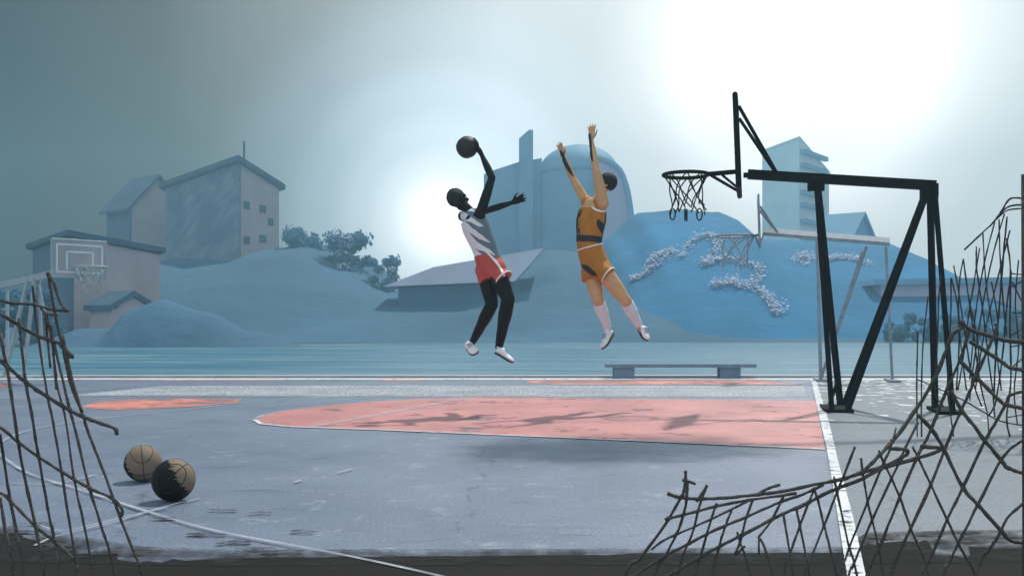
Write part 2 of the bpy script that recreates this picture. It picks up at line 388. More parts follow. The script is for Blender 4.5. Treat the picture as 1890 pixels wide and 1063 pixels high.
# ------------------------------------------------------------------ hills
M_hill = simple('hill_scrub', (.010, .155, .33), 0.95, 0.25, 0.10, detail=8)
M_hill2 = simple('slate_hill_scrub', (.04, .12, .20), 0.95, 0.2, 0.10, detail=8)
for m_ in (M_hill, M_hill2):
    n_ = m_.node_tree; tcx = n_.nodes.new('ShaderNodeTexCoord'); vx = n_.nodes.new('ShaderNodeTexNoise'); vx.inputs['Scale'].default_value = .30; vx.inputs['Detail'].default_value = 5; vx.inputs['Roughness'].default_value = .6
    n_.links.new(tcx.outputs['Object'], vx.inputs['Vector']); bx = n_.nodes.new('ShaderNodeBump'); bx.inputs['Strength'].default_value = .3; bx.inputs['Distance'].default_value = 1.2
    n_.links.new(vx.outputs['Fac'], bx.inputs['Height']); n_.links.new(bx.outputs[0], n_.nodes['Principled BSDF'].inputs['Normal'])
HILLS = []
def hill(name, Yr, Y0, prof, seed, depth=30, mat=None):
    xs = []; m = MB(); rows = 10
    r_ = random.Random(seed); a = prof[0][0]; b_ = prof[-1][0]; nx = 150
    def top(px):
        for (x0, y0), (x1, y1) in zip(prof, prof[1:]):
            if x0 <= px <= x1:
                t = (px - x0) / (x1 - x0); t = t*t*(3-2*t); return y0 + (y1 - y0) * t
        return prof[-1][1]
    vs = []
    for i in range(nx + 1):
        px = a + (b_ - a) * i / nx; crest = P(px, top(px), Yr)
        h = crest.z + .25
        for j in range(rows + 1):
            t = j / rows
            if t <= .6: Y = Y0 + (Yr - Y0) * t / .6; k = math.sin(t / .6 * math.pi / 2)
            else: Y = Yr + depth * (t - .6) / .4; k = math.cos((t - .6) / .4 * math.pi / 2)
            nz = noise.noise(V((px * .02, Y * .12, seed))) * .014 * h * (1 if 0 < j < rows else 0)
            vs.append(V((crest.x, Y, -.3 + h * k + nz)))
    fs = [(i*(rows+1)+j, (i+1)*(rows+1)+j, (i+1)*(rows+1)+j+1, i*(rows+1)+j+1) for i in range(nx) for j in range(rows)]
    o = struct(m.add(vs, fs).build(name, mat or M_hill, smooth=True)); HILLS.append(o); return o
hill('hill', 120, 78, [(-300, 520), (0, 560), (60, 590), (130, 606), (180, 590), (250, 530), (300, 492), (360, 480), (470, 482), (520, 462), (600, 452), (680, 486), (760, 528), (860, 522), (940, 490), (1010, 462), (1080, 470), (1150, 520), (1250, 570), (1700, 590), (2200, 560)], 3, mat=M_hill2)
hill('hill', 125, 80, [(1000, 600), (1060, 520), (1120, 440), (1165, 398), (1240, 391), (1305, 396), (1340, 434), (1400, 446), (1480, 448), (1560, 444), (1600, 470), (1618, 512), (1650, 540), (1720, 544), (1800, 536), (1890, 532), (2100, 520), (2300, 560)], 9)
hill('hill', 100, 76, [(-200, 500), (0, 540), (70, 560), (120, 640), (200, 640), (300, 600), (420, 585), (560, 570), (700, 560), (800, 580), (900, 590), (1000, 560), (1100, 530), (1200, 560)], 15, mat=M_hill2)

hill('hill', 63.5, 59.5, [(40, 645), (70, 638), (110, 618), (160, 604), (210, 606), (250, 566), (300, 552), (380, 575), (470, 610), (560, 636), (600, 645)], 21, depth=1.5, mat=M_hill2)
# ------------------------------------------------------------------ buildings
M_wdark = simple('slate_blue_shaded_wall', (.10, .17, .24), 0.85, 0.2, 0.35)
M_wpink = simple('pale_pink_and_lit_wall', (.56, .44, .46), 0.85, 0.12, 0.4)  # lit faces painted pink, shaded faces slate: light put into wall colours
M_roof = simple('blue_slate_roof', (.05, .11, .17), 0.8, 0.3, 0.8)
M_win = simple('dark_window_glass', (.06, .10, .14), 0.25, 0.2, 2)
M_cyan = simple('cyan_glazing', (.70, .93, .97), 0.25, 0.1, 0.3)
M_whitew = simple('white_render', (.80, .80, .82), 0.8, 0.06, 0.4)
M_ledge = simple('blue_balcony_slab', (.15, .36, .52), 0.7, 0.1, 0.5)
# hatched cladding
M_clad, nt, b, out = new_mat('hatched_cladding'); L = nt.links
tc = nd(nt, 'ShaderNodeTexCoord'); mp = nd(nt, 'ShaderNodeMapping'); mp.inputs['Rotation'].default_value = (0.0, 0.85, 0.52); L.new(tc.outputs['Object'], mp.inputs[0])
mp2 = nd(nt, 'ShaderNodeMapping'); mp2.inputs['Scale'].default_value = (.12, 2.2, 2.2); L.new(mp.outputs[0], mp2.inputs[0])
wv = nd(nt, 'ShaderNodeTexNoise', Scale=1.0, Detail=4); L.new(mp2.outputs[0], wv.inputs['Vector'])
nz = nd(nt, 'ShaderNodeTexNoise', Scale=0.35, Detail=4); L.new(tc.outputs['Object'], nz.inputs['Vector'])
mu = nd(nt, 'ShaderNodeMath', operation='MULTIPLY'); L.new(wv.outputs['Fac'], mu.inputs[0]); L.new(nz.outputs['Fac'], mu.inputs[1])
rp = ramp(nt, mu.outputs[0], [(0.18, (.13, .19, .27)), (0.36, (.25, .30, .38))]); L.new(rp.outputs[0], b.inputs['Base Color']); b.inputs['Roughness'].default_value = .85

def face_quad(a, b_, z0, z1, u0, u1, v0, v1, out, proud=.06):
    """thin box on the wall between ground points a and b"""
    a, b_ = V((a[0], a[1], 0)), V((b_[0], b_[1], 0))
    p = a.lerp(b_, u0); q = a.lerp(b_, u1); lo = z0 + (z1 - z0) * v0; hi = z0 + (z1 - z0) * v1
    mid = (p + q) / 2 + out * proud / 2
    return MB().box(V((mid.x, mid.y, (lo + hi) / 2)), (q - p) / 2, out * proud / 2, V((0, 0, (hi - lo) / 2)))

def corner_block(name, label, cat, c, l, r, zc, zl, zr, mats, over=.5, rooft=.5, windows=None, antenna=None):
    """block with its nearest edge at c, far edges at l and r; sloping top"""
    c, l, r = V(c), V(l), V(r); k = l + r - c; zk = zl + zr - zc
    root = thing(name, label, cat, V((c.x, c.y, -.25)))
    def wall(p, q, zp, zq, mat, nm='wall'):
        d = (q - p).normalized(); inn = V((-d.y, d.x, 0))
        if inn.dot((k - c)) < 0: inn = -inn
        inn *= .4
        poly = [V((p.x, p.y, -.25)), V((q.x, q.y, -.25)), V((q.x, q.y, zq)), V((p.x, p.y, zp))]
        return MB().prism(poly, inn).build(nm, mat, root)
    e1 = (l - c).normalized(); e2 = (r - c).normalized()
    wall(c, l, zc, zl, mats[0]); 
    wall(c + e2 * .41, r, zc + (zr - zc) * .41 / (r - c).length, zr, mats[1])
    MB().prism([V((k.x, k.y, -.25)), V((l.x, l.y, -.25)) + e2 * .42, V((l.x, l.y, zl)) + e2 * .42, V((k.x, k.y, zk))], -e1 * .4).build('wall', mats[0], root)
    o = over
    pts = [c - e1*o - e2*o, l + e1*o - e2*o, k + e1*o + e2*o, r - e1*o + e2*o]
    def zt(p):
        d = p - c; u_ = d.dot(e1) / (l - c).length; v_ = d.dot(e2) / (r - c).length
        return zc + (zl - zc) * u_ + (zr - zc) * v_
    rf = MB().prism([V((p.x, p.y, zt(p) + .02)) for p in pts], V((0, 0, rooft))).build('roof', mats[2], root)
    if antenna:
        a = V((antenna[0], antenna[1], 0)); MB().tube([V((a.x, a.y, antenna[2])), V((a.x, a.y, antenna[3]))], .12, 6).build('antenna', mats[2], rf)
    for (side, u0, u1, v0, v1) in windows or []:
        a, b_ = (c, l) if side == 'l' else (c, r)
        outn = -(e2 if side == 'l' else e1)
        zlow = 0; zhi = min(zc, zl if side == 'l' else zr)
        face_quad(a, b_, zlow, zhi, u0, u1, v0, v1, outn, .08).build('window', M_win, root)
    return root
C = P(440, 300, 110); Lc = C + V((-.868, .496, 0)) * 11.2; Rc = C + V((.496, .868, 0)) * 6.3
corner_block('apartment_block', 'tall slate blue block with lit end wall coloured pale pink and sloping roof with aerial', 'building', (C.x, C.y, 0), (Lc.x, Lc.y, 0), (Rc.x, Rc.y, 0), 18.4, 16.4, 16.4,
             [M_clad, M_wpink, M_roof], .5, .55, [('r', .12, .26, .83, .88), ('r', .5, .66, .82, .87), ('r', .72, .85, .74, .79), ('r', .12, .26, .60, .65), ('r', .5, .66, .62, .67), ('r', .7, .95, .34, .42)],
             antenna=(C.x + .3, C.y + 1.2, 18.2, 21.0))
# gabled tower left of it
def gable_house(name, label, cat, c, e1, w1, e2, w2, ze, zr, mats, over=.6, wins=None):
    """nearest corner c; gable end along e2 (right face), long side along e1 (left face)"""
    c, e1, e2 = V(c), V(e1).normalized(), V(e2).normalized()
    root = thing(name, label, cat, V((c.x, c.y, -.25)))
    up = V((0, 0, 1)); b0 = V((c.x, c.y, -.25))
    MB().prism([b0, b0 + e1 * w1, b0 + e1 * w1 + up * (ze + .25), b0 + up * (ze + .25)], e2 * .35).build('wall', mats[0], root)
    g = b0 + e2 * .352
    MB().prism([g, g + e2 * (w2 - .36), g + e2 * (w2 - .36) + up * (ze + .25), g + e2 * (w2 / 2 - .35) + up * (zr + .25), g + up * (ze + .25 + .7 * (zr - ze) / w2)], e1 * .35).build('gable_wall', mats[1], root)
    rm = MB()
    for sgn in (0, 1):
        s0 = b0 + e2 * (-over if sgn == 0 else w2 + over) - e1 * over + up * (ze + .25 - over * (zr - ze) / (w2 / 2) + .05)
        s1 = b0 + e2 * w2 / 2 - e1 * over + up * (zr + .30)
        rm.prism([s0, s1, s1 + up * .35, s0 + up * .35], e1 * (w1 + 2 * over))
    rm.build('roof', mats[2], root)
    for (u0, u1, z0, z1) in wins or []:
        a = b0 + e2 * (u0 * w2); q = b0 + e2 * (u1 * w2)
        MB().box((a + q) / 2 - e1 * .04 + up * ((z0 + z1) / 2 + .25), (q - a) / 2, e1 * .045, up * (z1 - z0) / 2).build('window', M_win, root)
    return root
c = P(238, 500, 118)
gable_house('gabled_tower', 'narrow gabled tower with a lit gable end coloured pink, left of the tall slate block', 'building', (c.x, c.y, 0), (-.80, .60, 0), 4.6, (.60, .80, 0), 7.4, 14.6, 18.4, [M_wdark, M_wpink, M_roof])
c = P(126, 500, 68)
corner_block('corner_house', 'dark blue house with a lit side wall coloured pink behind the pale backboard', 'building', (c.x, c.y, 0), (c.x - 3.4, c.y + 2.2, 0), (c.x + 4.2, c.y + 5.4, 0), 6.9, 6.2, 6.1, [M_wdark, M_wpink, M_roof], .3, .35)
c = P(206, 580, 66)
gable_house('small_house', 'small house with a pink gable and dark roof at the foot of the hill', 'building', (c.x, c.y, 0), (-.8, .6, 0), 2.6, (.8, .6, 0), 2.6, 2.1, 2.9, [M_wpink, M_wpink, M_roof], .25)
# glazed tower
c = P(1475, 300, 168); e1 = V((-.8, .6, 0)); e2 = V((.6, .8, 0))
lt = c + e1 * 6.4; rt = c + e2 * 13.9
trt = corner_block('glazed_tower', 'tall pale tower with cyan glazed front and balconies under the white glow', 'building', (c.x, c.y, 0), (lt.x, lt.y, 0), (rt.x, rt.y, 0), 31.6, 30.0, 27.5, [M_cyan, M_whitew, M_cyan], .15, .3)
for zt_, lf in ((29.6, .95), (27.4, .9), (22.9, .55), (20.9, .8), (18.2, .75), (15.6, .7)):
    for_ = MB(); p0 = V((c.x, c.y, 0)) + e2 * .4 - e1 * .003; p1 = V((c.x, c.y, 0)) + e2 * (12 * lf)
    mid = (p0 + p1) / 2 - e1 * .4
    for_.box(V((mid.x, mid.y, zt_)), (p1 - p0) / 2, e1 * .4, V((0, 0, .35))).build('balcony', M_ledge, trt)
# church with dome and spire
Yc = 150
cc = P(1068, 400, Yc); root = thing('domed_hall', 'big blue hazy domed hall with a slim spire and arched side wing', 'building', V((cc.x, cc.y, -.25)))
M_dome = simple('blue_dome_roof', (.17, .36, .52), 0.7, 0.12, 0.3)
M_lav = simple('lavender_wall', (.50, .46, .58), 0.85, 0.1, 0.3)
R = 76 * Yc / F_PX; zb = CAM_H + (HZ - 325) * Yc / F_PX; zt = CAM_H + (HZ - 268) * Yc / F_PX
m = MB(); st = []
for i in range(9):
    t = i / 8 * math.pi / 2; rr_ = max(.05, R * math.cos(t)); st.append((V((cc.x, cc.y, zb + (zt - zb) * math.sin(t))), V((rr_, 0, 0)), V((0, rr_, 0))))
m.rings(st, 40); m.build('dome', M_dome, root, smooth=True)
MB().rings([(V((cc.x, cc.y, -.25)), V((R, 0, 0)), V((0, R, 0))), (V((cc.x, cc.y, zb)), V((R, 0, 0)), V((0, R, 0)))], 40).build('drum_wall', M_dome, root)
a = P(893, 340, Yc - 2); b_ = P(1000, 300, Yc - 2)
MB().prism([V((a.x, a.y, -.25)), V((b_.x, b_.y, -.25)), P(1000, 292, Yc - 2), P(955, 300, Yc - 2), P(912, 314, Yc - 2), P(893, 322, Yc - 2)], V((0, 9, 0))).build('nave_wall', M_dome, root)
a = P(958, 250, Yc - 3); b_ = P(984, 250, Yc - 3)
MB().prism([V((a.x, a.y, -.25)), V((b_.x, b_.y, -.25)), P(984, 240, Yc - 3), P(976, 240, Yc - 3), P(958, 256, Yc - 3)], V((0, 1.8, 0))).build('spire', M_dome, root)
# arched wing on the right
Yw = Yc - 7
wing = [(1098, 430), (1098, 290), (1120, 296), (1142, 312), (1155, 340), (1163, 380), (1168, 430)]
wp = [P(x, y, Yw) for x, y in wing]; wp[0].z = -.25; wp[-1].z = -.25
MB().prism(wp, V((0, 5, 0))).build('wing_wall', M_lav, root)
ap = spline([P(x, y, Yw - .15) for x, y in wing[1:]], 1, 5)[0]
MB().tube(ap, .42, 8).build('arch_rib', M_dome, root, smooth=True)
M_proof = simple('pale_lavender_roof', (.72, .68, .78), 0.8, 0.08, 0.4); M_pwall = simple('dark_slate_wall', (.045, .13, .21), 0.9, 0.2, 0.3)  # pavilion wall in a slate tone like the hill
# pale sloping roofed pavilion behind the shooter
Yp = 92
root = thing('pavilion', 'low pavilion with a pale pink sloping roof behind the player in grey', 'building', P(850, 632, Yp))
def wallpoly(pts, Y, dpt): return MB().prism([P(x, y, Y) for x, y in pts], V((0, dpt, 0)))
wallpoly([(735, 632), (735, 531), (960, 521), (960, 632)], Yp, 5).build('wall', M_pwall, root)
wallpoly([(706, 529), (800, 493), (1004, 458), (950, 519)], Yp - .6, 6.2).build('roof', M_proof, root)
Yp = 90
root = thing('shed', 'long low shed with pale lavender wall behind the rear post of the black hoop', 'building', P(1700, 632, Yp))
wallpoly([(1626, 632), (1626, 526), (1990, 520), (1990, 632)], Yp, 6).build('wall', M_lav, root)
wallpoly([(1612, 526), (1616, 516), (1992, 509), (2000, 520)], Yp - .5, 7).build('roof', M_dome, root)
# gable house right of the tower
c = P(1572, 420, 118)
gable_house('hill_house', 'blue gabled house on the ridge, right of the pale glazed tower', 'building', (c.x, c.y, 0), (-.75, .66, 0), 4, (.66, .75, 0), 5.6, 11.4, 13.9, [M_lav, M_dome, M_dome], .5)

# ------------------------------------------------------------------ trees
M_leaf, nt, b, out = new_mat('blue_green_leaves'); L = nt.links
oi = nd(nt, 'ShaderNodeObjectInfo'); tc = nd(nt, 'ShaderNodeTexCoord')
n1 = nd(nt, 'ShaderNodeTexNoise', Scale=0.9, Detail=4); L.new(tc.outputs['Object'], n1.inputs['Vector'])
r1 = ramp(nt, n1.outputs['Fac'], [(0.3, (.05, .20, .32)), (0.7, (.09, .28, .42))]); L.new(r1.outputs[0], b.inputs['Base Color']); b.inputs['Roughness'].default_value = .7
tl_ = nd(nt, 'ShaderNodeBsdfTranslucent'); L.new(r1.outputs[0], tl_.inputs['Color']); ms_ = nd(nt, 'ShaderNodeMixShader'); ms_.inputs[0].default_value = .45
L.new(b.outputs[0], ms_.inputs[1]); L.new(tl_.outputs[0], ms_.inputs[2]); L.new(ms_.outputs[0], out.inputs['Surface'])
M_bloss = simple('pink_white_blossom', (.52, .54, .68), 0.7, 0.1, 2)
M_bark = simple('bark', (.05, .05, .055), 0.9, 0.3, 6)
def tree(px, top, base, wpx, Y, label, blossom=0, seed=0, squash=1.0):
    r_ = random.Random(seed * 17 + 5)
    g = P(px, base, Y); g.z = max(g.z, -.25); t = P(px, top, Y); h = t.z - g.z; wr = wpx * Y / F_PX / 2
    root = thing('broadleaf_tree', label, 'tree', g, 'trees on the far bank')
    th = h * .35
    tr = MB(); tr.tube([g, g + V((.05 * h, 0, th * .6)), g + V((0, 0, th * 1.3))], [h * .03, h * .024, h * .015], 8)
    for k in range(5):
        a = k * 2.4 + r_.random(); tr.tube([g + V((0, 0, th * (.7 + .1 * k))), g + V((math.cos(a) * wr * .6, math.sin(a) * wr * .6, th + h * .25))], [h * .014, h * .005], 6)
    tr.build('trunk', M_bark, root)
    cr = MB(); bl = MB(); blobs = []
    n = 30
    for k in range(n):
        u = r_.uniform(-1, 1); a = r_.uniform(0, 6.28); q = math.sqrt(r_.random())
        zc = .10 + .74 * r_.random(); prof = math.sqrt(max(.05, 1 - ((zc - .38) / .60) ** 2))
        br = r_.uniform(.17, .34) * min(wr, h * .5)
        pos = g + V((math.cos(a) * q * (wr - br * .8) * prof, math.sin(a) * q * (wr - br) * prof, zc * h))
        if pos.z + br > t.z: pos.z = t.z - br * .9
        blobs.append((pos, br))
        cr.ball(pos, V((br * .66, 0, 0)), V((0, br * .66, 0)), V((0, 0, br * .58)), 10, 7)
    def leaf(mb, p, nrm, s):
        u = nrm.cross(V((r_.random(), r_.random(), r_.random() + .1))).normalized(); v_ = nrm.cross(u)
        mb.add([p - u * s, p + v_ * s * .6, p + u * s, p - v_ * s * .6], [(0, 1, 2, 3)])
    for pos, br in blobs:
        for k in range(170):
            d = V((r_.gauss(0, 1), r_.gauss(0, 1), r_.gauss(0, 1))).normalized(); q = r_.uniform(.60, 1.22)
            nrm = (d + V((r_.gauss(0, .6), r_.gauss(0, .6), r_.gauss(0, .6)))).normalized()
            leaf(cr, pos + V((d.x, d.y, d.z * .88)) * br * q, nrm, r_.uniform(.09, .19) * max(1, h / 7))
    cr.build('crown', M_leaf, root)
    if blossom:
        for pos, br in r_.sample(blobs, min(len(blobs), blossom)):
            for k in range(60):
                d = V((r_.gauss(0, 1), r_.gauss(0, 1) - .8, r_.gauss(0, .8) + .5)).normalized()
                leaf(bl, pos + d * br * r_.uniform(1.0, 1.15), d, r_.uniform(.08, .16))
        bl.build('blossom', M_bloss, root)
    return root
TREES = [(555, 400, 560, 110, 110, 'dark bushy tree on the ridge left of the white glow', 0), (640, 410, 585, 120, 106, 'blossoming tree with pale pink tufts just left of the white glow', 6),
         (708, 455, 590, 90, 103, 'lower tree with pale pink tufts under the white glow', 6),
         (1690, 575, 642, 130, 78, 'low broad tree behind the rear post of the black hoop', 0), (1800, 565, 642, 140, 79, 'low broad tree behind the sagging thin wire fence', 0), (1895, 560, 642, 120, 81, 'low tree cut by the right edge of the picture', 0),
         (40, 520, 642, 170, 62, 'dark tree behind the legs of the pale hoop at far left', 0)]
for i, (px, top, base, wpx, Y, lab, bl) in enumerate(TREES): tree(px, top, base, wpx, Y, lab, bl, i + 1)

# added tree out of frame, bough shaped to shade the court before the key
rt = random.Random(77); tb = V((8.4, 13.6, 0)); root = thing('added_shade_tree', 'unseen tree added beside the court, its leafy bough placed to cast shade before the key', 'tree', tb)
tk = MB(); tk.tube(spline([tb, tb + V((-.1, 0, 2.5)), tb + V((.1, .1, 5)), tb + V((0, 0, 8.5))], 1, 4)[0], [.26 - .013 * k for k in range(13)], 10)
bough = spline([tb + V((0, 0, 5.8)), V((6.4, 13.2, 6.9)), V((4.4, 12.8, 7.15)), V((2.7, 12.5, 7.0)), V((1.7, 12.3, 6.95))], 1, 5)[0]
tk.tube(bough, [.11 - .0045 * k for k in range(len(bough))], 8)
for k in range(16):
    p = V((rt.uniform(1.8, 3.8), 12.5, 7.0)); q = p + V((rt.uniform(-.5, .3), rt.uniform(-.8, .8), rt.uniform(-.2, .25))); tk.tube([p, p.lerp(q, .5) + V((0, 0, .05)), q], [.022, .015, .006], 5)
tk.build('trunk', M_bark, root)
cr = MB()
for k in range(3400):
    if k < 2500:
        while True:
            x_, y_ = rt.gauss(0, .5), rt.gauss(0, .42)
            if x_ * x_ + y_ * y_ < 1.3: break
        p = V((3.05 + x_ * 1.3, 12.48 + y_ * 1.0 + .12 * x_, 7.0 + rt.gauss(0, .2)))
    else: p = tb + V((rt.gauss(.6, .8), rt.gauss(0, .9), 8.6 + rt.gauss(0, .8)))
    u = V((rt.gauss(0, 1), rt.gauss(0, 1), rt.gauss(0, .5))).normalized(); w_ = orth(u, V((.2, 1, .4))); k_ = rt.uniform(.055, .115)
    cr.add([p - u * k_, p + w_ * k_ * .5, p + u * k_, p - w_ * k_ * .5], [(0, 1, 2, 3)])
cr.build('crown', M_leaf, root)

# pale flowering shrubs trailing over the blue hill on the right
bpy.context.view_layer.update()
def on_hill(px, py):
    d = (P(px, py, 10) - V((0, 0, CAM_H))).normalized(); best = None
    for h_ in HILLS:
        ok, loc, nr, _ = h_.ray_cast(V((0, 0, CAM_H)), d)
        if ok and (best is None or loc.y < best.y): best = loc
    return best or P(px, py, 122)
SHRUBS = [([(1165, 517), (1193, 503), (1214, 486), (1242, 464), (1218, 470), (1195, 488)], 7, 'leftmost pale flowering shrub trail on the blue hill beside the orange player'),
          ([(1254, 476), (1283, 443), (1311, 436), (1324, 458), (1297, 488), (1330, 478), (1364, 482), (1399, 496), (1393, 523)], 7, 'looping pale flowering shrub trail on the hill behind the far net'),
          ([(1320, 527), (1344, 519), (1364, 527), (1397, 535), (1421, 556), (1434, 576)], 10, 'lowest pale flowering shrub trail on the hill, below the far net'),
          ([(1474, 486), (1480, 476), (1492, 474)], 11, 'compact pale flowering shrub on the hill left of the black front leg'),
          ([(1518, 482), (1540, 477), (1568, 478), (1598, 488)], 6, 'short pale flowering shrub trail on the hill between the black hoop legs')]
for i, (cv, wd, lab) in enumerate(SHRUBS):
    r_ = random.Random(40 + i); pts = spline([V((x, y, 0)) for x, y in cv], 1, 8)[0]
    b0 = on_hill(*cv[0]); root = thing('flowering_shrub', lab, 'shrub', b0, 'flowering shrubs on the hill'); fl = MB(); st_ = MB()
    base = [on_hill(p.x, p.y) for p in pts]; st_.tube([p + V((0, 0, .05)) for p in base], .05, 5); st_.build('stem', M_bark, root)
    for ip, p in enumerate(base):
        dens = .35 + .9 * abs(noise.noise(V((ip * .35, i * 3.1, 0)))) * 1.6
        s_ = 1.9 * wd * p.y / F_PX * r_.uniform(.5, 1.2)
        for k in range(int(26 * dens)):
            d = V((r_.gauss(0, 1), r_.gauss(0, .6), r_.gauss(0, .55))); q = p + d * s_ * .55; q.z = max(q.z, p.z - .3) + .1; q.y -= .5
            u = V((r_.gauss(0, 1), r_.gauss(0, 1), r_.gauss(0, 1))).normalized(); w_ = orth(u, V((.2, 1, .4))); k_ = r_.uniform(.07, .2)
            fl.add([q - u * k_, q + w_ * k_ * .7, q + u * k_, q - w_ * k_ * .7], [(0, 1, 2, 3)])
    fl.build('blossom', M_bloss, root)

# ------------------------------------------------------------------ basketball hoops
def hoop(root, O, u, s, mats, prm):
    """support of a hoop: O = ground point under the front legs, u = direction of the rim"""
    u = V((u[0], u[1], 0)).normalized(); v_ = V((-u.y, u.x, 0)); up = V((0, 0, 1))
    def Q(a, z_, b_=0.0): return V((O[0], O[1], 0)) + u * a * s + v_ * b_ * s + up * z_ * s
    q = prm
    MB().bar(Q(q['tail'], q['ztail']), Q(q['tip'], q['ztip']), .11 * s, q.get('bh', .125) * s).build('beam', mats['beam'], root)
    if mats.get('beam_top'):
        e = .072 * s; MB().bar(Q(q['tail'], q['ztail']) + up * e, Q(q['tip'], q['ztip']) + up * e, .13 * s, .092 * s).build('beam_cover', mats['beam_top'], root)
    # bracket between beam and board, board, braces
    MB().bar(Q(q['tip'], q['ztip'] - .01), Q(q['board'] - .03, q['ztip'] - .01), .05 * s, .06 * s).build('board_bracket', mats['steel'], root)
    bw = q['bw']; b0, b1 = q['bz0'], q['bz1']; lean = q.get('lean', 0)
    bt = q.get('bthick', .05)
    pl = MB(); pl.prism([Q(q['board'] + lean, b1, -bw/2), Q(q['board'] + lean, b1, bw/2), Q(q['board'], b0, bw/2), Q(q['board'], b0, -bw/2)], u * bt * s)
    bo = pl.build('backboard', mats['board'], root)
    fr = MB()
    for (za, zb_, ya, yb) in ((b1, b1, -bw/2, bw/2), (b0, b0, -bw/2, bw/2), (b0, b1, -bw/2, -bw/2), (b0, b1, bw/2, bw/2)):
        la = lean if za == b1 else 0; lb = lean if zb_ == b1 else 0
        fr.tube([Q(q['board'] + la + bt / 2, za, ya), Q(q['board'] + lb + bt / 2, zb_, yb)], q.get('frame', .032) * s, 8)
    fr.build('frame', mats['frame'], bo)
    if mats.get('mark'):
        mk = MB()
        def line(y0, z0, y1, z1, w=.035):
            a = Q(q['board'] + bt + .003, z0, y0); b_ = Q(q['board'] + bt + .003, z1, y1)
            mk.bar(a, b_, w * s, .006 * s, side=u)
        hh = b1 - b0; m_ = .09
        for sgn in (-1, 1): line(sgn * (bw/2 - m_), b0 + m_, sgn * (bw/2 - m_), b1 - m_)
        line(-bw/2 + m_, b1 - m_, bw/2 - m_, b1 - m_); line(-bw/2 + m_, b0 + m_, bw/2 - m_, b0 + m_)
        for sgn in (-1, 1): line(sgn * .25, b0 + .2 * hh, sgn * .25, b0 + .68 * hh)
        line(-.25, b0 + .68 * hh, .25, b0 + .68 * hh)
        mk.build('board_marking', mats['mark'], bo)
    for sgn in (-1, 1):
        MB().tube([Q(q['board'] + lean * .8 - .01, q['brz'], sgn * .32 * bw), Q(q['bru'], q['brzb'], sgn * .05)], .022 * s, 8).build('board_brace', mats['steel'], root)
    # rim, bracket, net
    rr_ = q['rr']; rc = q['rim']; rz = q['rz']
    ring = [Q(rc + rr_ * math.cos(2 * math.pi * k / 40), rz, rr_ * math.sin(2 * math.pi * k / 40)) for k in range(40)]
    ri = MB().tube(ring, q.get('rimt', .022) * s, 8, close=True).build('rim', mats['rim'], root, smooth=True)
    br = MB(); near = rc - rr_
    for sgn in (-1, 1):
        br.tube([Q(q['board'] + bt, rz + .02, sgn * .05), Q(near - .01, rz, sgn * .06)], .024 * s, 8)
        br.tube([Q(q['board'] + bt, rz - .22, sgn * .05), Q(near - .02, rz - .01, sgn * .07)], .014 * s, 8)
        br.tube([Q(q['board'] + bt, rz - .18, sgn * .05), Q(near - .16, rz - .01, sgn * .06)], .012 * s, 8)
    br.build('rim_bracket', mats['steel'], ri)
    nt_ = MB(); N = q.get('strands', 10); hN = q['net']
    def rad(t): return rr_ * (1 - .55 * t ** .7) if t < .72 else rr_ * (.565 + .30 * (t - .72) / .28 * .6)
    rn = random.Random(5)
    for k in range(N):
        for dirn in (-1, 1):
            pts = []
            for j in range(9):
                t = j / 8; a = 2 * math.pi * (k + dirn * t * 1.6) / N + .12 * math.sin(5 * t + k)
                sway = .04 * t * math.sin(k * 1.7)
                pts.append(Q(rc + rad(t) * math.cos(a) + sway - .02 * t, rz - hN * t * (1 + .14 * math.sin(k * 2.3 + dirn)), rad(t) * math.sin(a)))
            nt_.tube(pts, q.get('cord', .0085) * s, 5)
    for k in range(0, N, 2):       # loose loops at the bottom
        a0 = 2 * math.pi * k / N; rl = rad(1); loop = []
        for j in range(12):
            t = 2 * math.pi * j / 12
            loop.append(Q(rc + (rl * .8 + .035 * math.sin(t)) * math.cos(a0), rz - hN * (1.0 + .03 * (k % 3)) - .055 + .075 * math.cos(t), (rl * .8 + .035 * math.sin(t)) * math.sin(a0)))
        nt_.tube(loop, .0095 * s, 5, close=True)
    nt_.build('net', mats['net'], root, smooth=True)
    # legs
    lw = q.get('leg', .055)
    for (ut, zt_, ub, bb, wdt) in q['legs']:
        MB().bar(Q(ut, zt_, bb * .15), Q(ub, .02, bb), wdt * s, wdt * s).build('front_leg', mats['steel'], root)
    for (ut, zt_, ub, bb, wdt) in q['diag']:
        MB().bar(Q(ut, zt_, bb * .15), Q(ub, .02, bb), wdt * s, wdt * s).build('diagonal_brace', mats['steel'], root)
    for (ut, zt_, ub, bb, wdt) in q['rear']:
        MB().bar(Q(ut, zt_, bb * .2), Q(ub, .02, bb), wdt * s, wdt * s).build('rear_post', mats['steel'], root)
    for (ub, ln) in q['plates']:
        MB().box(Q(ub, .0245), u * ln * s, v_ * .42 * s, up * .02 * s).build('base_plate', mats['steel'], root)
    for (gu, gz) in q.get('gusset', []):
        gp = MB(); gp.box(Q(gu, gz), u * .10 * s, v_ * .062 * s, up * .085 * s)
        for bu in (-.06, .06):
            for bz in (-.05, .05):
                gp.tube([Q(gu + bu, gz + bz, -.075), Q(gu + bu, gz + bz, .075)], .012 * s, 6)
        gp.build('gusset_plate', mats['steel'], root)
    if q.get('tie'):
        (a0, z0, a1, z1) = q['tie']; MB().bar(Q(a0, z0, -.2), Q(a1, z1, -.2), .04 * s, .04 * s).build('tie_bar', mats['steel'], root)

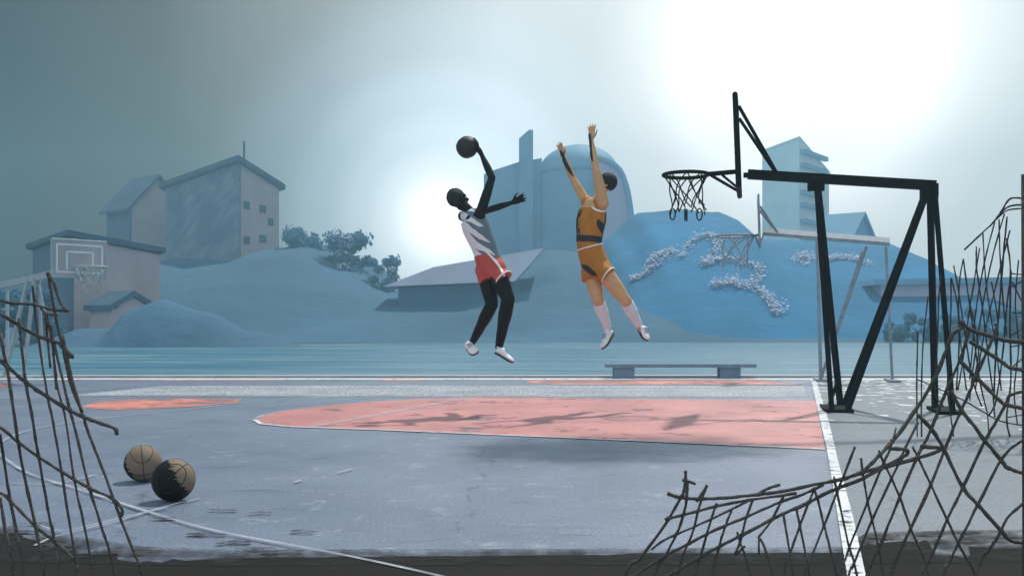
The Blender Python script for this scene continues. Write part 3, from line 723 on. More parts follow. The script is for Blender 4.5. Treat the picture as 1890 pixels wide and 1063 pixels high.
M_blk = simple('black_painted_steel', (.0035, .0035, .004), 0.7, 0.4, 12, 0.05, spec=.08)
M_blkb = simple('black_board', (.006, .006, .007), 0.6, 0.3, 6, spec=.15)
M_net = simple('dark_net_cord', (.008, .008, .008), 0.8, 0.3, 30, spec=.15)
M_gry = simple('grey_galvanised_steel', (.23, .28, .33), 0.5, 0.2, 8, metal=0.0)
M_gryw = simple('white_beam_paint', (.90, .92, .93), 0.5, 0.06, 8)
M_gnet = simple('grey_net_cord', (.30, .38, .44), 0.8, 0.2, 20)
M_pale = simple('pale_blue_steel', (.30, .38, .41), 0.55, 0.15, 8)
M_mark = simple('white_board_line', (.62, .72, .76), 0.5, 0.04, 8)
# clear acrylic board
M_acr, nt, b, out = new_mat('hazed_acrylic_board'); L = nt.links
nz = nd(nt, 'ShaderNodeTexNoise', Scale=3, Detail=4)
rp = ramp(nt, nz.outputs['Fac'], [(0.3, (.40, .43, .46)), (0.7, (.50, .52, .55))]); L.new(rp.outputs[0], b.inputs['Base Color']); b.inputs['Alpha'].default_value = .5; b.inputs['Roughness'].default_value = .3

th = math.radians(13.2); uN = V((-math.cos(th), math.sin(th), 0))
ON = G(1545, 757)
def solve(px, py, O=ON, u=uN):
    k = (px - CX) / F_PX; a = (O.x - k * O.y) / (k * u.y - u.x); Y = O.y + u.y * a
    return a, CAM_H + (HZ - py) * Y / F_PX
def S(px, py): return solve(px, py)
tail = S(1722, 343); tip = S(1380, 322); brd = S(1363, 362); brt = S(1357, 175)
ft = S(1506, 335); f1 = S(1531, 755)[0]; f2 = S(1556, 757)[0]; dt = S(1712, 350); d1 = S(1562, 757)[0]; rt_ = S(1718, 345); r1_ = S(1734, 752)[0]; r2_ = S(1749, 752)[0]
rimc = S(1266, 323)
near_prm = dict(tail=tail[0] - .03, ztail=tail[1], tip=tip[0], ztip=tip[1], board=brd[0] - .03, bz0=1.05 + (brd[1] - 1.05) * 1.045, bz1=1.05 + (brt[1] - 1.05) * .954, lean=brt[0] - brd[0], bw=1.25, bh=.115, bthick=.045, frame=.034,
    brz=S(1370, 208)[1], bru=S(1432, 318)[0], brzb=S(1432, 318)[1], rim=rimc[0], rz=rimc[1], rr=.285, rimt=.024, net=.44, strands=8,
    legs=[(ft[0], ft[1], f1, .38, .046), (ft[0] - .02, ft[1], f2, -.38, .06)],
    diag=[(dt[0], dt[1], d1, -.36, .07), (dt[0], dt[1], d1 + .02, .36, .055)],
    rear=[(rt_[0], rt_[1], r1_, -.30, .07), (rt_[0] - .03, rt_[1], r2_, .34, .045)],
    plates=[((f1 + f2) / 2, .17), ((r1_ + r2_) / 2 , .13)], gusset=[(ft[0], ft[1] - .03), (rt_[0] + .02, rt_[1] - .05)], tie=(S(1533, 750)[0], .06, S(1548, 715)[0], .34))
hr = thing('basketball_hoop', 'big black basketball hoop with netted rim and slanted legs near the key', 'basketball hoop', V((ON.x, ON.y, 0.0)), 'basketball hoops round the court')
hoop(hr, ON, uN, 1.0, dict(beam=M_blk, steel=M_blk, board=M_blkb, frame=M_blk, rim=M_blk, net=M_net), near_prm)

OF = G(1520, 702.6)
def S2(px, py): return solve(px, py, OF, uN)
tail = S2(1642, 451); tip = S2(1410, 432); brd = S2(1402, 458); brt = S2(1399, 360); ft = S2(1508, 445); dt = S2(1600, 455); rt_ = S2(1635, 455); rimc = S2(1357, 436)
b1, b2 = S2(1512, 702)[0], S2(1518, 702)[0]
far_prm = dict(tail=tail[0], ztail=tail[1], tip=tip[0], ztip=tip[1], board=brd[0] - .02, bz0=1.05 + (brd[1] - 1.05) * 1.025, bz1=1.05 + (brt[1] - 1.05) * .974, lean=brt[0] - brd[0], bh=.05, bw=1.1, bthick=.03, frame=.02,
    brz=S2(1402, 385)[1], bru=S2(1435, 430)[0], brzb=S2(1435, 430)[1], rim=rimc[0], rz=rimc[1], rr=.36, rimt=.019, net=.52, cord=.013, strands=6,
    legs=[(ft[0], ft[1], b1, .3, .04), (ft[0], ft[1], b2, -.3, .04)], diag=[(dt[0], dt[1], b1 - .05, -.3, .045), (dt[0] + .08, dt[1] - .1, b1, .3, .04)],
    rear=[(rt_[0], rt_[1], S2(1647, 700)[0], 0.0, .045)], plates=[((b1 + b2) / 2, .12), (S2(1647, 700)[0], .1)])
hr = thing('basketball_hoop', 'thin grey basketball hoop with a white topped beam at the far edge', 'basketball hoop', V((OF.x, OF.y, 0.0)), 'basketball hoops round the court')
hoop(hr, OF, uN, 1.0, dict(beam=M_gry, beam_top=M_gryw, steel=M_gry, board=M_gry, frame=M_gry, rim=M_gry, net=M_gnet), far_prm)

uL = V((.76, -.65, 0)); OL = V((-9.50, YE - .1, 0))
kb = 1.85
left_prm = dict(tail=-1.7, ztail=1.86, tip=kb - .2, ztip=2.10, board=kb, bz0=1.94, bz1=2.63, bw=1.05, bthick=.03, frame=.02, brz=2.6, bru=kb - .6, brzb=2.1,
    rim=kb + .42, rz=2.12, rr=.30, rimt=.018, net=.34, strands=7,
    legs=[(.12, 2.0, -.15, .25, .05), (.12, 2.0, .1, -.25, .06)], diag=[(.1, 1.95, .62, .2, .03), (-.2, 1.95, -.75, -.25, .06)], rear=[(-1.2, 1.9, -1.2, 0, .05)], plates=[(0, .2), (-1.2, .12)])
hr = thing('basketball_hoop', 'pale hoop with a see-through white lined backboard at the far left', 'basketball hoop', V((OL.x, OL.y, 0.0)), 'basketball hoops round the court')
hoop(hr, OL, uL, 1.0, dict(beam=M_pale, steel=M_pale, board=M_acr, frame=M_pale, rim=M_pale, net=M_pale, mark=M_mark), left_prm)

# ------------------------------------------------------------------ bench at the far edge
M_bench = simple('grey_bench_concrete', (.16, .235, .32), 0.8, 0.15, 5)
Yb = YE - .25; bx0, bx1 = (1118 - CX) * Yb / F_PX, (1392 - CX) * Yb / F_PX
bn = thing('bench', 'long low grey bench at the far edge below the two players', 'bench', V(((bx0 + bx1) / 2, Yb, 0)))
MB().box(((bx0 + bx1) / 2, Yb, .255), ((bx1 - bx0) / 2, 0, 0), (0, .2, 0), (0, 0, .035)).build('seat', M_bench, bn)
for xx in (bx0 + .35, bx1 - .5): MB().box((xx, Yb, .11), (.2, 0, 0), (0, .15, 0), (0, 0, .11)).build('leg', M_bench, bn)

# ------------------------------------------------------------------ balls
def basketball(c, r, mat, mseam, label, axis=V((.3, .5, 1)), parent_name='basketball', group=None):
    c = V(c); root = thing(parent_name, label, 'basketball', c, group)
    MB().ball(c, V((r, 0, 0)), V((0, r, 0)), V((0, 0, r)), 40, 24).build('ball_skin', mat, root, smooth=True)
    a = axis.normalized(); b_ = a.cross(V((1, .2, 0))).normalized(); d = a.cross(b_)
    rs_ = r * 1.0; t = r * .022; sm = MB()
    for (p, q) in ((a, b_), (a, d)):
        sm.tube([c + (p * math.cos(2*math.pi*k/48) + q * math.sin(2*math.pi*k/48)) * rs_ for k in range(48)], t, 5, close=True)
    for sgn in (-1, 1):
        cv = []
        for k in range(48):
            f = 2 * math.pi * k / 48; d_ = (b_ * sgn * .72 + a * math.cos(f) * .80 + d * math.sin(f) * .50)
            cv.append(c + d_.normalized() * rs_)
        sm.tube(cv, t, 5, close=True)
    sm.build('seam', mseam, root, smooth=True)
    return root
M_ballk = simple('dark_worn_leather', (.012, .010, .009), 0.6, 0.4, 60, 0.15)
M_ballt = simple('tan_worn_leather', (.22, .165, .115), 0.65, 0.25, 14, 0.15)
def shaded_leather(name, dirv, thr, seed):  # tan leather with black shade painted on the side away from light
    m, nt, b, out = new_mat(name); L = nt.links; tc = nd(nt, 'ShaderNodeTexCoord')
    d = nd(nt, 'ShaderNodeVectorMath', operation='DOT_PRODUCT'); L.new(tc.outputs['Object'], d.inputs[0]); d.inputs[1].default_value = V(dirv).normalized() / .125
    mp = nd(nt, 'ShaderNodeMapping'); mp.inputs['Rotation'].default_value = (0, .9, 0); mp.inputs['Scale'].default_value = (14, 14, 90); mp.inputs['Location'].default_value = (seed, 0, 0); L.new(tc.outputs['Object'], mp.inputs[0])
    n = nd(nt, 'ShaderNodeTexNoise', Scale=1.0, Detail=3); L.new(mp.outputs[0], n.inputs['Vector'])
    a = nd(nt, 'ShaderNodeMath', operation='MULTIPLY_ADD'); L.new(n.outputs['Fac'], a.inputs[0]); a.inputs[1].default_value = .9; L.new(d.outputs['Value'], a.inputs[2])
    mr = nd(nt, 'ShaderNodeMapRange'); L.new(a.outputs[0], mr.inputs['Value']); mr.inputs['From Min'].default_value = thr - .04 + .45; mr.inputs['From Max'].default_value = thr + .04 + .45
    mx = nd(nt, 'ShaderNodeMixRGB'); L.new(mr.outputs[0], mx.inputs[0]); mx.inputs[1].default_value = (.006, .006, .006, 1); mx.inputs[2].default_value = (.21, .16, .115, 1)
    L.new(mx.outputs[0], b.inputs['Base Color']); b.inputs['Roughness'].default_value = .65; b.inputs['Specular IOR Level'].default_value = .2
    g_ = nd(nt, 'ShaderNodeTexVoronoi', Scale=220); L.new(tc.outputs['Object'], g_.inputs['Vector']); bp = nd(nt, 'ShaderNodeBump', Strength=.3, Distance=.002); L.new(g_.outputs['Distance'], bp.inputs['Height']); L.new(bp.outputs[0], b.inputs['Normal'])
    return m
M_ballf = shaded_leather('tan_leather_painted_shade_front', (.85, .1, .5), .42, 3)
M_ballb = shaded_leather('tan_leather_painted_shade_back', (.8, -.2, .4), -.35, 8)
M_seam = simple('black_rubber_seam', (.006, .006, .006), 0.6, 0.2, 10)
g = G(320, 924); basketball((g.x, g.y, .125), .125, M_ballf, M_seam, 'front basketball of the two on the court, mostly painted shade with a lit tan edge', V((.6, .3, .7)), group='basketballs lying on the court')
g = G(264, 888); basketball((g.x, g.y, .122), .122, M_ballb, M_seam, 'tan basketball with shade painted on its left side, partly hidden behind the darker ball', V((-.3, .7, .5)), group='basketballs lying on the court')

# ------------------------------------------------------------------ rope fences
M_rope = simple('dark_rope_wire', (.075, .070, .066), 0.9, 0.4, 90, 0.4)
M_wire = simple('rusty_thin_wire', (.020, .020, .021), 0.8, 0.4, 60)
def fence(root, strands, Y, mat, name, wob=.05, seed=0, ground_at=None, kx=0.0, knots=False):
    rn_ = random.Random(seed)
    groups = {}
    for (kind, r, pts) in strands:
        pts = list(pts)
        if ground_at and pts[-1][1] > 1035:
            (x0, y0), (x1, y1) = pts[-2], pts[-1]
            yy = HZ + CAM_H * F_PX / Y - 2; k = (x1 - x0) / max(8, (y1 - y0)); k = max(-.6, min(.6, k))
            pts.append((x1 + k * (yy - y1) * .6, yy))
        w3 = []
        for (x, y) in pts:
            yy = Y + wob * noise.noise(V((x * .006, y * .006, seed))) * 2 + kx * (x - CX) / 1000
            p = P(x, y, yy)
            if p.z < .008: p.z = .008
            w3.append(p)
        sp, ra = spline(w3, r, 5)
        jit = r * .18
        sp = [p + V((rn_.gauss(0, jit), rn_.gauss(0, jit), rn_.gauss(0, jit * .6))) * (.5 if 0 < i < len(sp) - 1 else 0) for i, p in enumerate(sp)]
        ra = [q * rn_.uniform(.8, 1.2) for q in ra]
        groups.setdefault(kind, MB()).tube(sp, ra, 6)
    if knots:
        segs = [(si, st[1], V((*a_, 0)), V((*b_, 0))) for si, st in enumerate(strands) for a_, b_ in zip(st[2], st[2][1:])]
        for x_ in range(len(segs)):
            for y_ in range(x_ + 1, len(segs)):
                s1, r1_, p, p2 = segs[x_]; s2, r2_, q, q2 = segs[y_]
                if s1 == s2: continue
                d1, d2 = p2 - p, q2 - q; den = d1.x * d2.y - d1.y * d2.x
                if abs(den) < 1e-6: continue
                w_ = q - p; ta = (w_.x * d2.y - w_.y * d2.x) / den; tb = (w_.x * d1.y - w_.y * d1.x) / den
                if 0 <= ta <= 1 and 0 <= tb <= 1:
                    X = p + d1 * ta; yy = Y + wob * noise.noise(V((X.x * .006, X.y * .006, seed))) * 2; kr = (r1_ + r2_) * .62
                    ctr_ = P(X.x, X.y, yy); e = V((rn_.gauss(0, 1), rn_.gauss(0, 1), rn_.gauss(0, 1))).normalized()
                    groups['mesh'].ball(ctr_, orth(e, V((.3, .1, 1))) * kr * 1.35, e.cross(orth(e, V((.3, .1, 1)))) * kr, e * kr * 1.1, 8, 6)
    for k, mb in groups.items(): mb.build(k, mat, root, smooth=True)
t_ = 'top_rope'; m_ = 'mesh'
A = .0058; B = .0047; Cc = .0036
RIGHT = [
 (t_, A, [(1232,910),(1253,917),(1289,920),(1341,918),(1391,913),(1441,907),(1502,894),(1555,884),(1590,872),(1632,860),(1659,848),(1675,837),(1670,829),(1646,828)]),
 (m_, B, [(1227,958),(1261,950),(1321,934),(1381,923),(1470,910)]),
 (m_, Cc, [(1202,1014),(1228,995),(1281,972),(1341,944),(1381,924)]),
 (m_, B, [(1152,1072),(1170,1062),(1228,1025),(1269,1004),(1321,977),(1381,952),(1441,926),(1482,912),(1520,894)]),
 (t_, A, [(1200,1080),(1234,1062),(1289,1029),(1341,1001),(1381,981),(1441,950),(1482,932),(1520,912),(1545,901),(1590,884),(1630,863),(1683,848),(1739,829),(1700,824)]),
 (t_, A, [(1776,595),(1775,605),(1760,616),(1746,647),(1729,692),(1708,729),(1687,760),(1654,806),(1624,839),(1600,863),(1588,874)]),
 (t_, A, [(1776,595),(1793,609),(1828,620),(1856,628),(1890,631),(1960,634)]),
 (m_, B, [(1790,609),(1772,663),(1750,713),(1732,758),(1712,807),(1696,836),(1659,921),(1627,1001),(1600,1063)]),
 (m_, B, [(1836,598),(1839,607),(1826,638),(1805,687),(1786,732),(1772,760),(1753,807),(1742,833),(1718,894),(1680,977),(1667,1004),(1645,1063)]),
 (m_, B, [(1889,722),(1863,730),(1859,741),(1838,779),(1816,817),(1776,902),(1747,961),(1718,1030),(1700,1063)]),
 (m_, A, [(1790,630),(1821,649),(1852,670),(1863,678),(1889,683),(1960,700)]),
 (m_, A, [(1772,666),(1800,694),(1838,732),(1856,746),(1889,754),(1960,775)]),
 (m_, A, [(1755,720),(1774,755),(1800,788),(1816,811),(1848,849),(1859,862),(1888,873),(1960,890)]),
 (m_, A, [(1694,765),(1718,790),(1742,828),(1776,897),(1806,932),(1846,977),(1864,996),(1888,1001),(1960,1004)]),
 (m_, Cc, [(1684,824),(1696,847),(1718,894),(1747,956),(1768,1001),(1784,1030),(1800,1063)]),
 (m_, Cc, [(1622,831),(1632,855),(1659,913),(1683,980),(1694,1004),(1715,1063)]),
 (m_, B, [(1920,800),(1888,812),(1851,844),(1806,929),(1776,988),(1752,1038),(1740,1063)]),
 (m_, B, [(1920,910),(1888,929),(1859,956),(1846,982),(1824,1017),(1808,1044)]),
 (m_, Cc, [(1654,789),(1643,828),(1632,852),(1603,921),(1569,1006),(1561,1030),(1550,1063)]),
 (m_, Cc, [(1694,780),(1670,828),(1654,865),(1611,956),(1574,1044),(1566,1063)]),
 (m_, Cc, [(1578,824),(1558,876),(1545,908),(1521,969),(1496,1031),(1485,1063)]),
 (m_, Cc, [(1539,879),(1545,908),(1566,1004),(1582,1062)]),
 (m_, Cc, [(1589,845),(1595,887),(1602,929),(1619,998),(1630,1063)]),
 (m_, Cc, [(1502,902),(1510,924),(1521,969),(1534,1020),(1545,1063)]),
 (m_, B, [(1265,868),(1265,886),(1261,910),(1255,920),(1228,967),(1182,1029),(1152,1062)]),
 (m_, B, [(1259,886),(1268,887),(1284,893)]),
 (m_, B, [(1269,890),(1266,930),(1253,975),(1228,1025),(1208,1062)]),
 (m_, Cc, [(1304,897),(1289,940),(1279,981),(1253,1051)]),
 (m_, Cc, [(1304,897),(1292,915),(1286,926)]),
 (m_, Cc, [(1323,928),(1313,956),(1293,1027),(1284,1062)]),
 (m_, Cc, [(1351,940),(1337,975),(1325,1017),(1315,1062)]),
 (m_, Cc, [(1389,924),(1377,956),(1366,1000),(1357,1023),(1375,1007)]),
 (m_, Cc, [(1446,916),(1425,958),(1399,992)]),
 (m_, Cc, [(1502,904),(1478,965),(1460,1017),(1446,1061)]),
 (m_, Cc, [(1446,950),(1458,1021),(1464,1061)]),
 (m_, Cc, [(1470,938),(1486,1017),(1494,1057)]),
 (m_, Cc, [(1361,981),(1365,997),(1385,1062)]),
 (m_, Cc, [(1401,1022),(1403,993),(1427,1062)]),
 (m_, B, [(1440,894),(1420,900),(1401,910)]),
]
YR = 3.0
fr = thing('torn_net_fence', 'torn sagging dark rope fence in the right foreground with big diamond mesh', 'fence', P(1700, HZ + CAM_H * F_PX / YR, YR), 'torn fences in the foreground')
fence(fr, RIGHT, YR, M_rope, 'f', .05, 2, True, knots=True)
MB().tube([P(1893, 1260, YR), P(1892, 900, YR), P(1891, 600, YR), P(1890, 322, YR)], .008, 8).build('post', M_rope, fr, smooth=True)
LEFT = [
 (t_, B, [(-80,540),(0,554),(18,559),(60,562),(99,572),(123,573)]),
 (t_, B, [(89,506),(99,522),(110,555),(123,573)]),
 (m_, B, [(89,506),(96,549),(111,622),(120,661),(129,703),(154,769),(160,790),(186,857),(210,921),(224,961),(250,1025),(262,1063)]),
 (t_, A, [(-80,540),(0,579),(33,599),(69,620),(111,634),(123,647),(134,658),(126,658)]),
 (m_, Cc, [(60,527),(69,609),(87,727),(98,780),(114,873),(125,945),(140,1036),(142,1063)]),
 (m_, B, [(35,588),(45,688),(61,780),(72,847),(88,937),(101,998),(110,1062)]),
 (m_, B, [(0,615),(15,691),(28,780),(40,855),(61,950),(83,1062)]),
 (t_, A, [(-80,600),(0,665),(45,703),(84,730),(135,760),(169,775),(211,790),(214,801)]),
 (m_, Cc, [(83,579),(95,625),(105,706),(122,780),(137,884),(154,964),(172,1062)]),
 (m_, B, [(84,579),(102,643),(126,745),(137,785),(165,900),(189,977),(208,1043)]),
 (m_, B, [(116,619),(129,685),(151,760)]),
 (m_, Cc, [(83,579),(88,630),(93,679)]),
 (m_, Cc, [(95,600),(99,660),(104,718)]),
 (t_, B, [(-80,740),(0,788),(29,812),(72,843),(114,870),(165,900),(205,918),(224,937),(224,953)]),
 (t_, B, [(-80,880),(0,909),(19,924),(67,972),(101,998),(138,1033)]),
 (m_, B, [(0,801),(11,873),(21,934),(44,1062)]),
 (m_, B, [(0,918),(11,985),(24,1062)]),
 (t_, Cc, [(74,569),(87,579),(104,582)]),
]
fr = thing('torn_net_fence', 'torn dark rope fence in the left foreground with upright strands', 'fence', P(60, HZ + CAM_H * F_PX / YR, YR), 'torn fences in the foreground')
fence(fr, LEFT, YR, M_rope, 'f', .05, 5, True, knots=True)
MB().tube([P(-82, 1258, YR), P(-80, 540, YR), P(-80, 500, YR)], .016, 8).build('post', M_rope, fr, smooth=True)
h_ = 'top_rail'; T = .0085; T2 = .0068
THIN = [
 (h_, T, [(1780,461),(1813,430),(1834,410),(1850,387),(1865,367),(1890,366),(1930,366)]), (h_, T, [(1834,410),(1859,383),(1890,378),(1930,378)]), (h_, T2, [(1840,404),(1860,388),(1890,385)]),
 (m_, T2, [(1836,410),(1818,480),(1803,560),(1795,640),(1790,700)]), (m_, T2, [(1814,430),(1818,500),(1825,560),(1838,640),(1848,720)]), (m_, T2, [(1844,405),(1846,470),(1850,540),(1858,620)]),
 (m_, T2, [(1854,395),(1838,450),(1822,520),(1808,600),(1796,680),(1790,740)]), (m_, T, [(1859,400),(1852,470),(1845,560),(1838,650),(1834,740)]), (m_, T2, [(1864,425),(1850,480),(1830,560),(1812,640),(1800,720)]),
 (m_, T, [(1858,440),(1865,500),(1858,570),(1850,660),(1838,740),(1826,765)]), (m_, T2, [(1802,455),(1803,500),(1815,580),(1824,660),(1832,720),(1836,770)]), (m_, T2, [(1808,458),(1798,520),(1788,580),(1778,660),(1768,720)]),
 (m_, T2, [(1778,478),(1785,530),(1795,600),(1808,700),(1822,760)]), (m_, T2, [(1760,490),(1768,530),(1780,610),(1795,700),(1812,750)]), (m_, T2, [(1755,513),(1755,580),(1752,650),(1748,720)]),
 (m_, T2, [(1756,513),(1768,570),(1770,640),(1765,720)]), (m_, T2, [(1778,478),(1771,520),(1770,590),(1776,660),(1784,720)]), (m_, T2, [(1737,508),(1732,560),(1730,640),(1725,720),(1742,750)]), (m_, T2, [(1713,547),(1705,620),(1701,700),(1701,806)]), (m_, T2, [(1694,610),(1693,660),(1692,710),(1693,806)]),
 ('bottom_wire', T2, [(1693,700),(1750,725),(1790,745),(1835,772),(1860,780),(1890,785)]), (m_, T2, [(1866,505),(1889,507)]), (m_, T2, [(1865,530),(1889,517)]), (m_, T2, [(1868,520),(1885,555)]), (m_, T2, [(1868,577),(1889,577)]),
 (m_, T2, [(1865,620),(1889,605)]), (m_, T2, [(1866,640),(1889,635)]), (m_, T2, [(1865,680),(1889,660)]), (m_, T2, [(1860,770),(1889,765)]), (m_, T, [(1866,500),(1864,600),(1866,700),(1858,770),(1864,806)]),
 (m_, T2, [(1748,720),(1760,806)]), (m_, T2, [(1822,760),(1826,806)]), (m_, T2, [(1880,480),(1874,560),(1880,640),(1872,720),(1878,785)]), (m_, T2, [(1790,560),(1806,640),(1798,700)]), (m_, T2, [(1830,520),(1842,600),(1836,680)])]
YT = 9.5
fr = thing('thin_wire_fence', 'sagging thin wire fence with a bent top rail behind the right rope fence', 'fence', P(1800, HZ + CAM_H * F_PX / YT, YT))
fence(fr, THIN, YT, M_wire, 'f', .10, 8)
MB().tube([P(1905, 808, YT), P(1903, 560, YT), P(1902, 350, YT)], .03, 10).build('post', M_wire, fr, smooth=True)

# ------------------------------------------------------------------ people
def torso(mb, stations, lat, grow=0.0, n=24):
    """stations: (centre, ra, rb)"""
    C_ = [s_[0] for s_ in stations]; ra = [s_[1] for s_ in stations]; rb = [s_[2] for s_ in stations]
    pts, A_ = spline(C_, ra, 6); _, B_ = spline(C_, rb, 6); st = []
    for i, p in enumerate(pts):
        t = (pts[min(i+1, len(pts)-1)] - pts[max(i-1, 0)]).normalized(); a = orth(t, lat); b_ = t.cross(a)
        st.append((p, a * (A_[i] + grow), b_ * (B_[i] + grow)))
    mb.rings(st, n); return st
def head(mb, c, f, up, s=1.0):
    r = f.cross(up).normalized(); up = r.cross(f).normalized()
    mb.ball(c + up * .025 * s - f * .008 * s, r * .077 * s, f * .098 * s, up * .098 * s, 20, 14)      # skull
    mb.ball(c - up * .045 * s + f * .022 * s, r * .060 * s, f * .070 * s, up * .075 * s, 18, 12)     # jaw
    mb.ball(c - up * .095 * s + f * .062 * s, r * .025 * s, f * .022 * s, up * .020 * s, 10, 8)      # chin
    mb.tube([c + up * .022 * s + f * .086 * s, c - up * .018 * s + f * .112 * s], [.010 * s, .017 * s], 8); mb.ball(c - up * .020 * s + f * .106 * s, .017 * s)   # nose
    mb.tube([c + up * .030 * s + f * .083 * s - r * .045 * s, c + up * .033 * s + f * .090 * s, c + up * .030 * s + f * .083 * s + r * .045 * s], .011 * s, 8)      # brow
    mb.tube([c - up * .055 * s + f * .083 * s - r * .024 * s, c - up * .055 * s + f * .094 * s, c - up * .055 * s + f * .083 * s + r * .024 * s], .008 * s, 8)      # lips
    for sg in (-1, 1):
        mb.ball(c + r * sg * .077 * s - f * .008 * s - up * .004 * s, r * .012 * s, f * .022 * s, up * .034 * s, 10, 8)
    return r, up
def eyes(root, c, f, up, m_w, m_p, s=1.0):
    r = f.cross(up).normalized(); up = r.cross(f).normalized()
    for sg in (-1, 1):
        e = c + up * .008 * s + f * .078 * s + r * sg * .032 * s
        ey = MB().ball(e, .0125 * s).build('eye', m_w, root, smooth=True)
        MB().ball(e + f * .0085 * s, .0062 * s).build('iris', m_p, ey, smooth=True)
def hair(root, c, f, up, mat, s=1.0, seed=1, drop=-.02):
    r = f.cross(up).normalized(); up = r.cross(f).normalized(); rn_ = random.Random(seed); m = MB()
    m.ball(c + up * .034 * s - f * .018 * s, r * .085 * s, f * .098 * s, up * .098 * s, 28, 18)
    m.v = [c + (p - c) * (1 + .045 * noise.noise((p - c) * 45)) for p in m.v]
    # cut away face: pull verts in front of the brow back into the skull
    for i, p in enumerate(m.v):
        d = p - c; ff = d.dot(f); uu = d.dot(up)
        lim = .055 * s + max(0, uu - .03 * s) * .75
        if uu < .055 * s and ff > .02 * s + (uu + .05 * s) * .3: m.v[i] = c + d * .78
        elif uu < -.05 * s: m.v[i] = c + d * .84
    return m.build('hair', mat, root, smooth=True)
def hand(mb, wrist, d, palm, side, s=1.0, curl=.35, spread=.22):
    """open hand: d along the fingers, palm = normal out of the palm, side = towards the thumb"""
    d = d.normalized(); side = orth(d, side); palm = d.cross(side).normalized() if d.cross(side).dot(palm) > 0 else -d.cross(side).normalized()
    mb.rings([(wrist, side * .028 * s, palm * .022 * s), (wrist + d * .04 * s, side * .040 * s, palm * .018 * s), (wrist + d * .09 * s, side * .043 * s, palm * .014 * s), (wrist + d * .102 * s, side * .036 * s, palm * .010 * s)], 14)
    for k, (o, ln) in enumerate(((.031, .075), (.011, .084), (-.010, .078), (-.030, .062))):
        b0 = wrist + d * .088 * s + side * o * s; dr = (d + side * (o / .031) * spread * .6).normalized(); pts = [b0]; cur = dr.copy()
        for j in range(3):
            c_ = curl * (.6 + .25 * j) * (1 + .15 * k); cur = (cur * math.cos(c_ * .5) + palm * math.sin(c_ * .5)).normalized()
            pts.append(pts[-1] + cur * ln * s * (.42, .32, .26)[j])
        mb.tube(pts, [.0105 * s, .0098 * s, .009 * s, .0072 * s], 8); mb.ball(pts[-1], .0072 * s, nu=8, nv=6)
    tb = wrist + d * .030 * s + side * .030 * s; td = (d * .65 + side * .75 + palm * .2).normalized()
    tp = [tb, tb + td * .035 * s, tb + td * .035 * s + (td + d * .5).normalized() * .03 * s, tb + td * .035 * s + (td + d).normalized() * .055 * s]
    mb.tube(tp, [.015 * s, .0125 * s, .0105 * s, .008 * s], 8); mb.ball(tp[-1], .008 * s, nu=8, nv=6)
def shoe(root, ankle, heel, toe, up, mat, msole, w=.047):
    """trainer: upper and a dark sole"""
    f = (toe - heel); ln = f.length; f.normalize(); up = orth(f, up); r = f.cross(up)
    st = []
    for (t, wr, h0, h1) in ((0.0, .55, .0, .060), (.10, .80, 0, .085), (.28, .85, 0, .100), (.45, .88, 0, .078), (.62, 1.0, 0, .058), (.80, 1.02, 0, .048), (.93, .80, .002, .040), (1.0, .42, .006, .028)):
        c_ = heel + f * ln * t + up * (h0 + h1) / 2; st.append((c_, r * w * wr, up * (h1 - h0) / 2))
    m = MB(); m.rings(st, 16)
    m.rings([(ankle + (ankle - (heel + f * ln * .22)).normalized() * .03, r * .040, f * .046), (heel + f * ln * .22 + up * .05, r * .042, f * .06)], 14)
    sh = m.build('shoe', mat, root, remesh=.008, sm_iter=3)
    so_ = MB(); so_.rings([(p[0] - up * (p[2].length + .006), p[1] * 1.06, up * .011) for p in st], 16)
    so_.build('sole', msole, sh, smooth=True)
    lc = MB()
    for t in (.40, .48, .56):
        c_ = heel + f * ln * t + up * (.088 - (t - .40) * .16); lc.tube([c_ - r * w * .5, c_ + up * .006, c_ + r * w * .5], .0035, 6)
    lc.build('lace', msole, sh)
    return sh

M_skin1 = simple('dark_brown_skin', (.0075, .0052, .0044), 0.5, 0.15, 20, spec=.12)
M_skin2 = simple('light_tan_skin', (.60, .36, .175), 0.5, 0.08, 14)
M_hair = simple('black_hair', (.006, .006, .006), 0.75, 0.3, 120, 0.5)
M_eyew = simple('eye_white', (.75, .74, .72), 0.3, 0.02, 5)
M_iris = simple('brown_iris', (.03, .018, .01), 0.25, 0.1, 40)
M_shoe = simple('white_trainer', (.78, .82, .86), 0.5, 0.06, 20)
M_sole = simple('black_sole', (.010, .010, .010), 0.6, 0.2, 20)
M_wtrim = simple('white_trim', (.85, .85, .85), 0.6, 0.03, 20)
M_btrim_ink = simple('black_trim_and_ink_shade', (.010, .010, .010), 0.6, 0.2, 20)  # black for the waistband, drawn outlines and painted ink shadows
M_sock = simple('white_sock', (.68, .80, .88), 0.85, 0.06, 40, 0.2)
def cloth(name, col, fold=.5, var=.12):
    m, nt, b, out = new_mat(name); L = nt.links; tc = nd(nt, 'ShaderNodeTexCoord')
    mp = nd(nt, 'ShaderNodeMapping'); mp.inputs['Scale'].default_value = (9, 9, 3.2); mp.inputs['Rotation'].default_value = (0, .5, 0); L.new(tc.outputs['Object'], mp.inputs[0])
    n = nd(nt, 'ShaderNodeTexNoise', Scale=1.4, Detail=3, Distortion=.6); L.new(mp.outputs[0], n.inputs['Vector'])
    r = ramp(nt, n.outputs['Fac'], [(.3, tuple(c * (1 - var) for c in col)), (.7, tuple(min(1, c * (1 + var)) for c in col))]); L.new(r.outputs[0], b.inputs['Base Color'])
    bp = nd(nt, 'ShaderNodeBump', Strength=fold, Distance=.03); L.new(n.outputs['Fac'], bp.inputs['Height']); L.new(bp.outputs[0], b.inputs['Normal'])
    b.inputs['Roughness'].default_value = .8; return m, nt, b, r
M_red_s, *_ = cloth('red_shorts_cloth', (.50, .07, .058))
